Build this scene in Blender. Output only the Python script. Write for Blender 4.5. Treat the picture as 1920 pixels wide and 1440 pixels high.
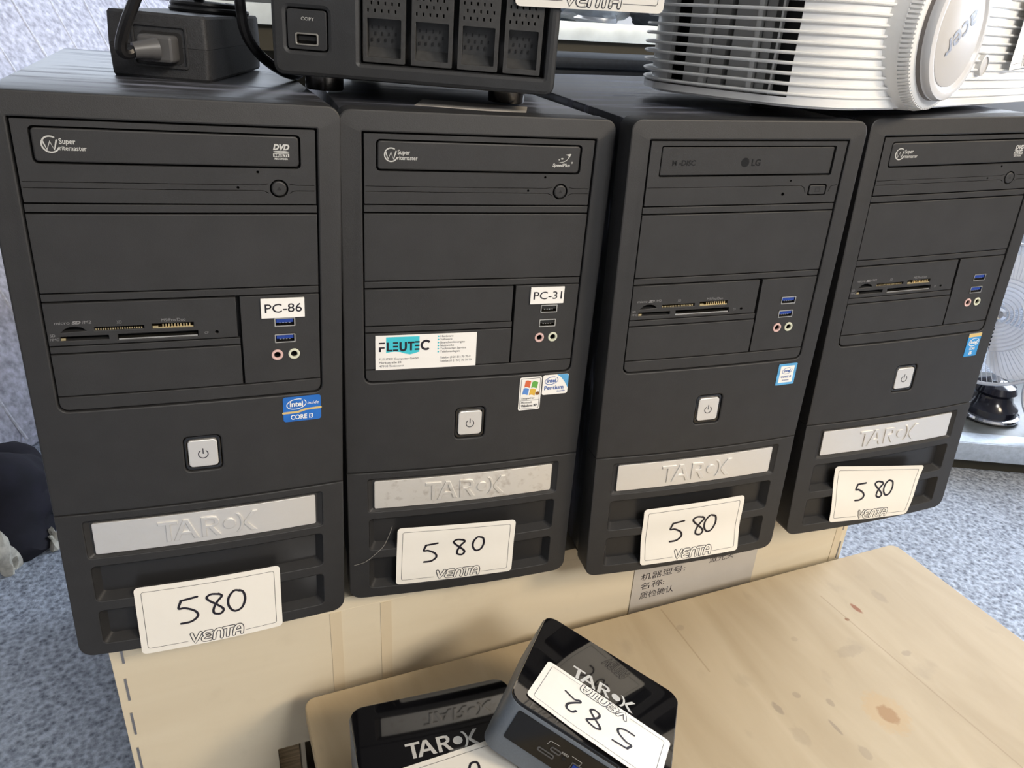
import bpy, bmesh, math, random
from math import sin, cos, pi, radians as RAD
from mathutils import Vector, Matrix, Euler

for o in list(bpy.data.objects):
    bpy.data.objects.remove(o, do_unlink=True)
SC = bpy.context.scene
COL = SC.collection
MM = 0.001

# ------------------------------------------------------------------ camera
cam_d = bpy.data.cameras.new('camera')
cam_d.sensor_width = 36.0
cam_d.lens = 36.0 * 1430.7 / 1920.0
cam_d.clip_start = 0.01
cam_o = bpy.data.objects.new('camera', cam_d)
COL.objects.link(cam_o)
cam_o.location = (-0.12529, -0.47962, 0.41669)
cam_o.rotation_euler = (1.1211448, -0.0544467, -0.2953086)
SC.camera = cam_o

# ------------------------------------------------------------------ world, lights, exposure
W = bpy.data.worlds.new('world')
SC.world = W
W.use_nodes = True
W.node_tree.nodes['Background'].inputs[0].default_value = (0.80, 0.86, 1.0, 1)
W.node_tree.nodes['Background'].inputs[1].default_value = 0.25

def area(name, loc, target, sx, sy, power, color, spread=180):
    l = bpy.data.lights.new(name, 'AREA')
    l.shape = 'RECTANGLE'; l.size = sx; l.size_y = sy
    l.energy = power; l.color = color; l.spread = RAD(spread)
    o = bpy.data.objects.new(name, l); COL.objects.link(o)
    o.location = loc
    o.rotation_euler = (Vector(target) - Vector(loc)).to_track_quat('-Z', 'Y').to_euler()
    return o
COOL = (0.78, 0.87, 1.0); WARM = (1.0, 0.82, 0.60)
area('window_back_offscreen', (-0.8, 3.42, 1.15), (-0.6, 0, 0.9), 1.9, 1.4, 17, COOL)
area('window_right_offscreen', (3.48, 1.3, 1.2), (0.2, 0.7, -0.1), 2.5, 1.4, 150, COOL)
area('ceiling_lamp_right_offscreen', (1.9, -2.0, 2.15), (0.4, -0.1, 0), 0.8, 0.8, 62, WARM)
area('ceiling_lamp_front_offscreen', (0.95, -2.8, 2.15), (0, -0.2, 0.1), 0.9, 0.9, 58, (1.0, 0.97, 0.93))

SC.view_settings.view_transform = 'Standard'
SC.view_settings.look = 'None'
SC.view_settings.gamma = 1.0
SC.view_settings.use_curve_mapping = False
SC.view_settings.exposure = 0.72

# ------------------------------------------------------------------ materials
MATS = {}
def nodes_of(m):
    m.use_nodes = True
    return m.node_tree.nodes, m.node_tree.links, m.node_tree.nodes['Principled BSDF']

def mat(name, color, rough=0.5, metal=0.0, var=0.0, scale=200.0, bump=0.0, bscale=None, spec=0.5,
        stretch=(1, 1, 1), trans=0.0, coat=0.0, ior=1.45, detail=3.0, var2=None, rvar=0.0, emit=None, alpha=1.0):
    m = bpy.data.materials.new(name)
    N, L, B = nodes_of(m)
    B.inputs['Base Color'].default_value = (*color, 1)
    B.inputs['Roughness'].default_value = rough
    B.inputs['Metallic'].default_value = metal
    B.inputs['Specular IOR Level'].default_value = spec
    B.inputs['IOR'].default_value = ior
    B.inputs['Transmission Weight'].default_value = trans
    B.inputs['Coat Weight'].default_value = coat
    B.inputs['Alpha'].default_value = alpha
    if emit:
        B.inputs['Emission Color'].default_value = (*emit[:3], 1); B.inputs['Emission Strength'].default_value = emit[3]
    if var > 0 or bump > 0 or rvar > 0:
        tc = N.new('ShaderNodeTexCoord'); mp = N.new('ShaderNodeMapping')
        mp.inputs['Scale'].default_value = stretch
        L.new(tc.outputs['Object'], mp.inputs[0])
        nz = N.new('ShaderNodeTexNoise'); nz.inputs['Scale'].default_value = scale; nz.inputs['Detail'].default_value = detail
        L.new(mp.outputs[0], nz.inputs[0])
        if var > 0:
            mx = N.new('ShaderNodeMix'); mx.data_type = 'RGBA'
            c2 = var2 if var2 else tuple(c * (1 + var) for c in color)
            c1 = tuple(c * (1 - var) for c in color)
            mr = N.new('ShaderNodeMapRange'); mr.inputs[1].default_value = 0.3; mr.inputs[2].default_value = 0.7
            L.new(nz.outputs[0], mr.inputs[0]); L.new(mr.outputs[0], mx.inputs[0])
            mx.inputs[6].default_value = (*c1, 1); mx.inputs[7].default_value = (*c2, 1)
            L.new(mx.outputs[2], B.inputs['Base Color'])
        if rvar > 0:
            mr = N.new('ShaderNodeMapRange'); mr.inputs[1].default_value = 0.3; mr.inputs[2].default_value = 0.7
            mr.inputs[3].default_value = max(0.02, rough - rvar); mr.inputs[4].default_value = rough + rvar
            L.new(nz.outputs[0], mr.inputs[0]); L.new(mr.outputs[0], B.inputs['Roughness'])
        if bump > 0:
            n2 = N.new('ShaderNodeTexNoise'); n2.inputs['Scale'].default_value = bscale or scale; n2.inputs['Detail'].default_value = 2
            L.new(mp.outputs[0], n2.inputs[0])
            bp = N.new('ShaderNodeBump'); bp.inputs['Strength'].default_value = bump; bp.inputs['Distance'].default_value = 0.001
            L.new(n2.outputs[0], bp.inputs['Height']); L.new(bp.outputs[0], B.inputs['Normal'])
    MATS[name] = m
    return m

mat('black_plastic', (0.0185, 0.0185, 0.0195), 0.56, var=0.10, scale=60, bump=0.10, bscale=1800, spec=0.62)
mat('black_plastic_panel', (0.0205, 0.0205, 0.0215), 0.56, var=0.12, scale=45, bump=0.10, bscale=2200, spec=0.62)
mat('vent_black', (0.0185, 0.0185, 0.0195), 0.30, spec=0.45)
mat('void_black', (0.0185, 0.0185, 0.0195), 0.6, spec=0.3)
mat('rubber', (0.015, 0.015, 0.016), 0.6)
mat('paper', (0.80, 0.775, 0.715), 0.55, var=0.02, scale=25, spec=0.3)
mat('white_label', (0.83, 0.82, 0.79), 0.45, spec=0.4)
mat('ink', (0.012, 0.010, 0.018), 0.5)
mat('grey_ink', (0.045, 0.045, 0.055), 0.5)
mat('pale_print', (0.50, 0.50, 0.48), 0.45)
mat('dim_print', (0.21, 0.21, 0.215), 0.5)
mat('faint_print', (0.006, 0.006, 0.006), 0.35)
mat('usb_blue', (0.012, 0.045, 0.28), 0.35)
mat('usb_black', (0.012, 0.012, 0.012), 0.4)
mat('connector_metal', (0.62, 0.58, 0.50), 0.30, metal=1.0)
mat('gold_contact', (0.75, 0.58, 0.30), 0.32, metal=1.0)
mat('jack_pink', (0.62, 0.42, 0.39), 0.4)
mat('jack_green', (0.60, 0.62, 0.49), 0.4)
mat('sticker_blue', (0.015, 0.135, 0.50), 0.30, var=0.15, scale=60)
mat('sticker_sky', (0.035, 0.27, 0.62), 0.30, var=0.1, scale=100)
mat('sticker_lightblue', (0.10, 0.36, 0.66), 0.30, var=0.2, scale=120)
mat('sticker_cyan', (0.05, 0.52, 0.62), 0.40)
mat('sticker_gold', (0.62, 0.46, 0.18), 0.35)
mat('sticker_text_blue', (0.03, 0.10, 0.36), 0.4)
mat('flag_red', (0.62, 0.13, 0.05), 0.4)
mat('flag_green', (0.12, 0.38, 0.07), 0.4)
mat('flag_blue', (0.10, 0.25, 0.62), 0.4)
mat('flag_yellow', (0.68, 0.42, 0.06), 0.4)
mat('rust_stain', (0.20, 0.08, 0.02), 0.6)
mat('nas_black', (0.028, 0.029, 0.031), 0.45, var=0.1, scale=60, bump=0.10, bscale=1500)
mat('nas_tray', (0.040, 0.040, 0.040), 0.5, var=0.15, scale=300)
mat('gloss_black', (0.004, 0.004, 0.005), 0.05, spec=0.5, coat=0.5)
mat('slate_metal', (0.15, 0.175, 0.21), 0.42, metal=0.25, var=0.05, scale=900)
mat('smoked_panel', (0.010, 0.010, 0.010), 0.10)
mat('brick_plastic', (0.026, 0.027, 0.030), 0.55, var=0.15, scale=400, bump=0.25, bscale=1400)
mat('cable_black', (0.010, 0.010, 0.011), 0.32)
mat('plug_grey', (0.085, 0.085, 0.088), 0.4)
mat('projector_white', (0.80, 0.80, 0.79), 0.24, spec=0.5)
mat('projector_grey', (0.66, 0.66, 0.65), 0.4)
mat('projector_dark', (0.03, 0.03, 0.032), 0.5)
mat('ring_grey', (0.19, 0.17, 0.16), 0.45)
mat('cap_clear', (0.66, 0.66, 0.67), 0.16, spec=0.5, coat=0.6)
mat('cap_face', (0.52, 0.505, 0.49), 0.40)
mat('cap_text', (0.20, 0.21, 0.25), 0.35)
mat('plywood_edge', (0.50, 0.37, 0.22), 0.7, var=0.3, scale=40, stretch=(1, 1, 14))
mat('staple_steel', (0.42, 0.41, 0.42), 0.35, metal=0.9)
mat('wet_paper', (0.46, 0.43, 0.39), 0.55, var=0.05, scale=30)
mat('packing_tape', (0.62, 0.53, 0.385), 0.22, spec=0.5)
mat('felt_grey', (0.43, 0.435, 0.505), 0.95, var=0.36, scale=75, bump=1.0, bscale=190, spec=0.1, detail=6)
mat('felt_ridge', (0.55, 0.56, 0.62), 0.95, var=0.25, scale=120, spec=0.1)
mat('shelf_steel', (0.74, 0.80, 0.80), 0.40, metal=0.25, var=0.16, scale=14, detail=5)
mat('dark_wood', (0.035, 0.030, 0.018), 0.7)
mat('navy_fabric', (0.020, 0.026, 0.036), 0.75, var=0.2, scale=250)
mat('foil_wrap', (0.30, 0.33, 0.38), 0.22, metal=0.6)
mat('black_bag', (0.006, 0.0055, 0.012), 0.85, var=0.3, scale=30, bump=0.6, bscale=40)
mat('pale_scrap', (0.46, 0.44, 0.38), 0.85, var=0.25, scale=90, bump=0.5, bscale=200)
mat('aluminium_trim', (0.36, 0.41, 0.48), 0.45, metal=0.3, var=0.12, scale=120)
mat('platform_dark', (0.06, 0.066, 0.068), 0.45, var=0.15, scale=60)
mat('chrome', (0.75, 0.76, 0.80), 0.08, metal=1.0)
mat('dark_chrome', (0.20, 0.19, 0.18), 0.22, metal=1.0)
mat('base_black', (0.008, 0.008, 0.014), 0.15)
mat('clear_plastic', (0.80, 0.82, 0.86), 0.16, trans=0.55, ior=1.25, spec=0.6)
mat('clear_rib', (0.55, 0.58, 0.64), 0.2, spec=0.6, trans=0.4, ior=1.2)
mat('wall_paint', (0.42, 0.41, 0.40), 0.8, var=0.03, scale=5)
mat('ceiling_paint', (0.45, 0.44, 0.42), 0.85)
mat('window_glass', (0.95, 0.97, 1.0), 0.05, trans=1.0)
mat('lamp_white', (0.7, 0.7, 0.68), 0.5)
mat('lint', (0.45, 0.43, 0.38), 0.9)
mat('skylight_blue', (0.10, 0.35, 0.85), 0.5)

def brushed(name, color, rough, worn=0.0):
    m = mat(name, color, rough, metal=0.72)
    N, L, B = nodes_of(m)
    tc = N.new('ShaderNodeTexCoord'); mp = N.new('ShaderNodeMapping'); mp.inputs['Scale'].default_value = (12, 12, 900)
    L.new(tc.outputs['Object'], mp.inputs[0])
    nz = N.new('ShaderNodeTexNoise'); nz.inputs['Scale'].default_value = 3; nz.inputs['Detail'].default_value = 4
    L.new(mp.outputs[0], nz.inputs[0])
    bp = N.new('ShaderNodeBump'); bp.inputs['Strength'].default_value = 0.12; bp.inputs['Distance'].default_value = 0.0004
    L.new(nz.outputs[0], bp.inputs['Height']); L.new(bp.outputs[0], B.inputs['Normal'])
    mr = N.new('ShaderNodeMapRange'); mr.inputs[1].default_value = 0.3; mr.inputs[2].default_value = 0.7
    mr.inputs[3].default_value = rough - 0.06; mr.inputs[4].default_value = rough + 0.08
    L.new(nz.outputs[0], mr.inputs[0]); L.new(mr.outputs[0], B.inputs['Roughness'])
    if worn:
        n2 = N.new('ShaderNodeTexNoise'); n2.inputs['Scale'].default_value = 160; n2.inputs['Detail'].default_value = 6
        L.new(tc.outputs['Object'], n2.inputs[0])
        r2 = N.new('ShaderNodeMapRange'); r2.inputs[1].default_value = 0.56; r2.inputs[2].default_value = 0.70
        r2.inputs[3].default_value = 0; r2.inputs[4].default_value = worn
        L.new(n2.outputs[0], r2.inputs[0])
        mx = N.new('ShaderNodeMix'); mx.data_type = 'RGBA'
        mx.inputs[6].default_value = (*color, 1); mx.inputs[7].default_value = (0.42, 0.36, 0.30, 1)
        L.new(r2.outputs[0], mx.inputs[0]); L.new(mx.outputs[2], B.inputs['Base Color'])
    return m
brushed('brushed_plate', (0.80, 0.785, 0.76), 0.44)
brushed('brushed_plate_worn', (0.80, 0.775, 0.73), 0.46, worn=0.45)

def scratched(name, base, rough):
    """painted steel with long pale scratches running across the lid"""
    m = mat(name, base, rough)
    N, L, B = nodes_of(m)
    tc = N.new('ShaderNodeTexCoord')
    def streak(scale, stretch, rot, lo, hi):
        mp = N.new('ShaderNodeMapping'); mp.inputs['Scale'].default_value = stretch; mp.inputs['Rotation'].default_value = (0, 0, rot)
        L.new(tc.outputs['Object'], mp.inputs[0])
        nz = N.new('ShaderNodeTexNoise'); nz.inputs['Scale'].default_value = scale; nz.inputs['Detail'].default_value = 5
        L.new(mp.outputs[0], nz.inputs[0])
        mr = N.new('ShaderNodeMapRange'); mr.inputs[1].default_value = lo; mr.inputs[2].default_value = hi
        L.new(nz.outputs[0], mr.inputs[0])
        return mr.outputs[0]
    a = streak(9, (1, 7, 1), 0.05, 0.52, 0.72)
    b = streak(26, (0.5, 9, 1), 0.25, 0.60, 0.75)
    ad = N.new('ShaderNodeMath'); ad.operation = 'ADD'; ad.use_clamp = True
    L.new(a, ad.inputs[0]); L.new(b, ad.inputs[1])
    mx = N.new('ShaderNodeMix'); mx.data_type = 'RGBA'
    mx.inputs[6].default_value = (*base, 1); mx.inputs[7].default_value = (base[0] * 6, base[1] * 6, base[2] * 6.6, 1)
    L.new(ad.outputs[0], mx.inputs[0]); L.new(mx.outputs[2], B.inputs['Base Color'])
    mr = N.new('ShaderNodeMapRange'); mr.inputs[3].default_value = rough - 0.06; mr.inputs[4].default_value = rough + 0.16
    L.new(ad.outputs[0], mr.inputs[0]); L.new(mr.outputs[0], B.inputs['Roughness'])
    return m
scratched('case_steel', (0.034, 0.036, 0.042), 0.42)

def carpet(name, c1, c2, scale):
    m = mat(name, c1, 0.95, spec=0.1)
    N, L, B = nodes_of(m)
    tc = N.new('ShaderNodeTexCoord')
    n1 = N.new('ShaderNodeTexNoise'); n1.inputs['Scale'].default_value = scale; n1.inputs['Detail'].default_value = 5; n1.inputs['Roughness'].default_value = 0.65
    n2 = N.new('ShaderNodeTexVoronoi'); n2.inputs['Scale'].default_value = scale * 1.3
    L.new(tc.outputs['Object'], n1.inputs[0]); L.new(tc.outputs['Object'], n2.inputs[0])
    ad = N.new('ShaderNodeMath'); ad.operation = 'MULTIPLY_ADD'; ad.inputs[1].default_value = 0.35
    L.new(n2.outputs['Distance'], ad.inputs[0]); L.new(n1.outputs[0], ad.inputs[2])
    mr = N.new('ShaderNodeMapRange'); mr.inputs[1].default_value = 0.45; mr.inputs[2].default_value = 0.85
    L.new(ad.outputs[0], mr.inputs[0])
    mx = N.new('ShaderNodeMix'); mx.data_type = 'RGBA'
    mx.inputs[6].default_value = (*c1, 1); mx.inputs[7].default_value = (*c2, 1)
    L.new(mr.outputs[0], mx.inputs[0]); L.new(mx.outputs[2], B.inputs['Base Color'])
    bp = N.new('ShaderNodeBump'); bp.inputs['Strength'].default_value = 0.9; bp.inputs['Distance'].default_value = 0.004
    L.new(ad.outputs[0], bp.inputs['Height']); L.new(bp.outputs[0], B.inputs['Normal'])
    return m
carpet('carpet', (0.15, 0.17, 0.21), (0.47, 0.525, 0.62), 105)

def plywood(name, c1, c2, grain, knots=(), smudge=0.0, seams=(), axis=0):
    """plywood veneer: soft grain, optional knots [(x,y,rx,ry)], grey smudges and veneer joints, in object metres"""
    m = mat(name, c1, 0.62, spec=0.3)
    N, L, B = nodes_of(m)
    tc = N.new('ShaderNodeTexCoord')
    mp = N.new('ShaderNodeMapping'); mp.inputs['Scale'].default_value = grain
    L.new(tc.outputs['Object'], mp.inputs[0])
    nz = N.new('ShaderNodeTexNoise'); nz.inputs['Scale'].default_value = 4; nz.inputs['Detail'].default_value = 6; nz.inputs['Distortion'].default_value = 0.6
    L.new(mp.outputs[0], nz.inputs[0])
    mr = N.new('ShaderNodeMapRange'); mr.inputs[1].default_value = 0.3; mr.inputs[2].default_value = 0.7
    L.new(nz.outputs[0], mr.inputs[0])
    mx = N.new('ShaderNodeMix'); mx.data_type = 'RGBA'
    mx.inputs[6].default_value = (*c1, 1); mx.inputs[7].default_value = (*c2, 1)
    L.new(mr.outputs[0], mx.inputs[0]); col = mx.outputs[2]
    def over(fac, c, k):
        nonlocal col
        mu = N.new('ShaderNodeMath'); mu.operation = 'MULTIPLY'; mu.inputs[1].default_value = k
        L.new(fac, mu.inputs[0])
        x = N.new('ShaderNodeMix'); x.data_type = 'RGBA'; x.inputs[7].default_value = (*c, 1)
        L.new(mu.outputs[0], x.inputs[0]); L.new(col, x.inputs[6]); col = x.outputs[2]
    if smudge:
        m2 = N.new('ShaderNodeMapping'); m2.inputs['Scale'].default_value = (1, 0.6, 1); m2.inputs['Rotation'].default_value = (0, 0, 0.5)
        L.new(tc.outputs['Object'], m2.inputs[0])
        n3 = N.new('ShaderNodeTexNoise'); n3.inputs['Scale'].default_value = 38; n3.inputs['Detail'].default_value = 4
        L.new(m2.outputs[0], n3.inputs[0])
        r3 = N.new('ShaderNodeMapRange'); r3.inputs[1].default_value = 0.62; r3.inputs[2].default_value = 0.76
        L.new(n3.outputs[0], r3.inputs[0]); over(r3.outputs[0], (0.26, 0.21, 0.15), smudge)
    if knots or seams:
        sp = N.new('ShaderNodeSeparateXYZ'); L.new(tc.outputs['Object'], sp.inputs[0])
        nw = N.new('ShaderNodeTexNoise'); nw.inputs['Scale'].default_value = 260; nw.inputs['Detail'].default_value = 4; L.new(tc.outputs['Object'], nw.inputs[0])
    for (kx, ky, rx, ry, kc, kk) in knots:
        def ax(out, c, r):
            s = N.new('ShaderNodeMath'); s.operation = 'SUBTRACT'; s.inputs[1].default_value = c; L.new(out, s.inputs[0])
            d = N.new('ShaderNodeMath'); d.operation = 'DIVIDE'; d.inputs[1].default_value = r; L.new(s.outputs[0], d.inputs[0])
            p = N.new('ShaderNodeMath'); p.operation = 'POWER'; p.inputs[1].default_value = 2; L.new(d.outputs[0], p.inputs[0])
            return p.outputs[0]
        s = N.new('ShaderNodeMath'); s.operation = 'ADD'
        L.new(ax(sp.outputs[0], kx, rx), s.inputs[0]); L.new(ax(sp.outputs[1], ky, ry), s.inputs[1])
        a = N.new('ShaderNodeMath'); a.operation = 'MULTIPLY_ADD'; a.inputs[1].default_value = 1.9; L.new(nw.outputs[0], a.inputs[0]); L.new(s.outputs[0], a.inputs[2])
        r3 = N.new('ShaderNodeMapRange'); r3.inputs[1].default_value = 2.35; r3.inputs[2].default_value = 1.65
        L.new(a.outputs[0], r3.inputs[0]); over(r3.outputs[0], kc, kk)
    for (sx, k, y0, y1) in seams:
        a = N.new('ShaderNodeMath'); a.operation = 'MULTIPLY_ADD'; a.inputs[1].default_value = -k; L.new(sp.outputs[1], a.inputs[0]); L.new(sp.outputs[0], a.inputs[2])
        s = N.new('ShaderNodeMath'); s.operation = 'SUBTRACT'; s.inputs[1].default_value = sx; L.new(a.outputs[0], s.inputs[0])
        b = N.new('ShaderNodeMath'); b.operation = 'ABSOLUTE'; L.new(s.outputs[0], b.inputs[0])
        r3 = N.new('ShaderNodeMapRange'); r3.inputs[1].default_value = 0.0010; r3.inputs[2].default_value = 0.0002; L.new(b.outputs[0], r3.inputs[0])
        g = N.new('ShaderNodeMath'); g.operation = 'GREATER_THAN'; g.inputs[1].default_value = y0; L.new(sp.outputs[1], g.inputs[0])
        h = N.new('ShaderNodeMath'); h.operation = 'LESS_THAN'; h.inputs[1].default_value = y1; L.new(sp.outputs[1], h.inputs[0])
        q = N.new('ShaderNodeMath'); q.operation = 'MULTIPLY'; L.new(g.outputs[0], q.inputs[0]); L.new(h.outputs[0], q.inputs[1])
        q2 = N.new('ShaderNodeMath'); q2.operation = 'MULTIPLY'; L.new(q.outputs[0], q2.inputs[0]); L.new(r3.outputs[0], q2.inputs[1])
        over(q2.outputs[0], (0.30, 0.22, 0.13), 0.55)
    L.new(col, B.inputs['Base Color'])
    bp = N.new('ShaderNodeBump'); bp.inputs['Strength'].default_value = 0.06; bp.inputs['Distance'].default_value = 0.0006
    L.new(nz.outputs[0], bp.inputs['Height']); L.new(bp.outputs[0], B.inputs['Normal'])
    return m
plywood('crate_plywood', (0.60, 0.525, 0.395), (0.655, 0.585, 0.45), (1, 1, 6), smudge=0.08)
KN = (0.22, 0.09, 0.03); SM = (0.24, 0.19, 0.14)
plywood('lid_plywood', (0.56, 0.43, 0.26), (0.63, 0.50, 0.32), (7, 1, 1), smudge=0.30)

# ------------------------------------------------------------------ geometry helpers (all in millimetres)
# a "geo" is (verts, faces)
def join(*gs):
    V = []; F = []
    for v, f in gs:
        k = len(V); V += v; F += [tuple(i + k for i in q) for q in f]
    return V, F
def xf(g, fn):
    return [fn(*v) for v in g[0]], g[1]
def move(g, dx, dy, dz):
    return [(x + dx, y + dy, z + dz) for x, y, z in g[0]], g[1]
def mtx(g, M):
    return [tuple(M @ Vector(v)) for v in g[0]], g[1]
def box(x0, x1, y0, y1, z0, z1):
    V = [(x0, y0, z0), (x1, y0, z0), (x1, y1, z0), (x0, y1, z0), (x0, y0, z1), (x1, y0, z1), (x1, y1, z1), (x0, y1, z1)]
    F = [(0, 3, 2, 1), (4, 5, 6, 7), (0, 1, 5, 4), (1, 2, 6, 5), (2, 3, 7, 6), (3, 0, 4, 7)]
    return V, F
def bbox(x0, x1, y0, y1, z0, z1, b=1.0, seg=2):
    bm = bmesh.new(); V, F = box(x0, x1, y0, y1, z0, z1)
    vs = [bm.verts.new(v) for v in V]
    for f in F: bm.faces.new([vs[i] for i in f])
    bmesh.ops.bevel(bm, geom=list(bm.edges), offset=b, segments=seg, profile=0.5, affect='EDGES')
    return from_bm(bm)
def from_bm(bm):
    bm.verts.index_update()
    g = ([tuple(v.co) for v in bm.verts], [tuple(v.index for v in f.verts) for f in bm.faces])
    bm.free(); return g
def to_bm(g):
    bm = bmesh.new(); vs = [bm.verts.new(v) for v in g[0]]
    for f in g[1]:
        try: bm.faces.new([vs[i] for i in f])
        except ValueError: pass
    return bm
def slice_axis(g, axis, values):
    bm = to_bm(g); n = [0, 0, 0]; n[axis] = 1
    for a in values:
        p = [0, 0, 0]; p[axis] = a
        bmesh.ops.bisect_plane(bm, geom=list(bm.verts) + list(bm.edges) + list(bm.faces), plane_co=p, plane_no=n, dist=1e-5)
    return from_bm(bm)
def curve_geo(cu):
    ob = bpy.data.objects.new('tmp', cu); me = ob.to_mesh()
    g = ([tuple(v.co) for v in me.vertices], [tuple(p.vertices) for p in me.polygons])
    ob.to_mesh_clear(); bpy.data.objects.remove(ob); bpy.data.curves.remove(cu)
    return g
def fill(loops, depth=0.0, bevel=0.0):
    """2D loops (holes by even-odd) -> solid of given depth centred on z=0"""
    cu = bpy.data.curves.new('tmp', 'CURVE'); cu.dimensions = '2D'; cu.fill_mode = 'BOTH'
    cu.extrude = max(0.0, depth / 2 - bevel); cu.bevel_depth = bevel; cu.bevel_resolution = 1; cu.offset = -bevel
    for lp in loops:
        s = cu.splines.new('POLY'); s.points.add(len(lp) - 1); s.use_cyclic_u = True
        for p, q in zip(s.points, lp): p.co = (q[0], q[1], 0, 1)
    return curve_geo(cu)
def rrect(x0, x1, y0, y1, r=0, n=5, rs=None):
    rs = rs or (r, r, r, r)           # BL, BR, TR, TL
    out = []
    for (cx, cy, a0, rr) in ((x0 + rs[0], y0 + rs[0], pi, rs[0]), (x1 - rs[1], y0 + rs[1], 1.5 * pi, rs[1]),
                             (x1 - rs[2], y1 - rs[2], 0, rs[2]), (x0 + rs[3], y1 - rs[3], 0.5 * pi, rs[3])):
        if rr <= 0: out.append((cx, cy)); continue
        for i in range(n + 1):
            a = a0 + i / n * pi / 2
            out.append((cx + rr * cos(a), cy + rr * sin(a)))
    return out
def circ(cx, cy, r, n=24, ry=None, a0=0):
    ry = ry or r
    return [(cx + r * cos(a0 + 2 * pi * i / n), cy + ry * sin(a0 + 2 * pi * i / n)) for i in range(n)]
def text(s, h, w=None, bold=0.0, spacing=1.0, shear=0.0, depth=0.0):
    """flat lettering, lower-left at 0,0; h = cap height; w = optional width"""
    cu = bpy.data.curves.new('tmp', 'FONT'); cu.body = s; cu.size = 1.0; cu.offset = bold; cu.space_character = spacing
    cu.shear = shear; cu.fill_mode = 'BOTH'; cu.resolution_u = 3; cu.extrude = 0
    V, F = curve_geo(cu)
    if not V: return V, F
    x0 = min(v[0] for v in V); x1 = max(v[0] for v in V)
    sy = h / 0.70; sx = (w / (x1 - x0)) if w else sy
    return [((x - x0) * sx, y * sy, z) for x, y, z in V], F
def catmull(P, n=6, closed=False):
    out = []; m = len(P)
    rng = range(m if closed else m - 1)
    for i in rng:
        if closed: p0, p1, p2, p3 = P[(i - 1) % m], P[i], P[(i + 1) % m], P[(i + 2) % m]
        else: p0, p1, p2, p3 = P[max(i - 1, 0)], P[i], P[i + 1], P[min(i + 2, m - 1)]
        for k in range(n):
            t = k / n
            out.append(tuple(0.5 * (2 * b + (c - a) * t + (2 * a - 5 * b + 4 * c - d) * t * t + (3 * b - a - 3 * c + d) * t ** 3)
                             for a, b, c, d in zip(p0, p1, p2, p3)))
    if not closed: out.append(tuple(P[-1]))
    return out
def ribbon(P, w, z=0.0, caps=True, closed=False):
    """flat stroke of width w along 2D polyline P"""
    V = []; F = []; n = len(P)
    if closed: P = list(P) + [P[0]]; n += 1
    for i in range(n):
        a = P[i - 1] if i else (P[-2] if closed else P[0]); b = P[i + 1] if i < n - 1 else (P[1] if closed else P[-1])
        dx, dy = b[0] - a[0], b[1] - a[1]; l = math.hypot(dx, dy) or 1
        nx, ny = -dy / l * w / 2, dx / l * w / 2
        V += [(P[i][0] + nx, P[i][1] + ny, z), (P[i][0] - nx, P[i][1] - ny, z)]
    F = [(2 * i, 2 * i + 1, 2 * i + 3, 2 * i + 2) for i in range(n - 1)]
    if caps and not closed:
        for e in (P[0], P[-1]):
            k = len(V); c = circ(e[0], e[1], w / 2, 10)
            V += [(x, y, z) for x, y in c]; F.append(tuple(range(k, k + 10)))
    return V, F
def tube(P, r, n=8, cap=True):
    P = [Vector(p) for p in P]; V = []; F = []
    up = Vector((0, 0, 1)); t0 = (P[1] - P[0]).normalized()
    if abs(t0.dot(up)) > 0.95: up = Vector((1, 0, 0))
    nrm = t0.cross(up).normalized()
    for i, p in enumerate(P):
        t = (P[min(i + 1, len(P) - 1)] - P[max(i - 1, 0)]).normalized()
        nrm = (nrm - t * nrm.dot(t)).normalized(); bn = t.cross(nrm)
        rr = r[i] if isinstance(r, (list, tuple)) else r
        V += [tuple(p + nrm * rr * cos(2 * pi * k / n) + bn * rr * sin(2 * pi * k / n)) for k in range(n)]
    for i in range(len(P) - 1):
        for k in range(n):
            a = i * n + k; b = i * n + (k + 1) % n
            F.append((a, b, b + n, a + n))
    if cap: F += [tuple(range(n - 1, -1, -1)), tuple(range(len(V) - n, len(V)))]
    return V, F
def lathe(prof, n=32, cap=True):
    """profile [(r,z)] turned about z"""
    V = []; F = []
    for r, z in prof: V += [(r * cos(2 * pi * k / n), r * sin(2 * pi * k / n), z) for k in range(n)]
    for i in range(len(prof) - 1):
        for k in range(n):
            a = i * n + k; b = i * n + (k + 1) % n
            F.append((a, b, b + n, a + n))
    if cap: F += [tuple(range(n - 1, -1, -1)), tuple(range(len(V) - n, len(V)))]
    return V, F
def extr(loop, z0, z1, cap=True):
    n = len(loop); V = [(x, y, z0) for x, y in loop] + [(x, y, z1) for x, y in loop]
    F = [(i, (i + 1) % n, (i + 1) % n + n, i + n) for i in range(n)]
    if cap: F += [tuple(range(n - 1, -1, -1)), tuple(range(n, 2 * n))]
    return V, F

def mesh_from(name, parts):
    V = []; F = []; mi = []; ms = []
    for g, mname in parts:
        if mname not in ms: ms.append(mname)
        k = len(V); V += g[0]; F += [tuple(i + k for i in q) for q in g[1]]; mi += [ms.index(mname)] * len(g[1])
    me = bpy.data.meshes.new(name)
    me.from_pydata([(x * MM, y * MM, z * MM) for x, y, z in V], [], F)
    for m in ms: me.materials.append(MATS[m])
    me.polygons.foreach_set('material_index', mi)
    me.polygons.foreach_set('use_smooth', [True] * len(F))
    me.update(); me.set_sharp_from_angle(angle=RAD(32))
    return me
def obj(name, g, m=None, parent=None, label=None, kind=None):
    parts = g if m is None else [(g, m)]
    o = bpy.data.objects.new(name, mesh_from(name, parts)); COL.objects.link(o)
    if parent: o.parent = parent
    if label: o['label'] = label
    if kind: o['kind'] = kind
    return o
def tag(o, label, cat, group=None):
    o['label'] = label; o['category'] = cat
    if group: o['group'] = group
    return o
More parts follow.
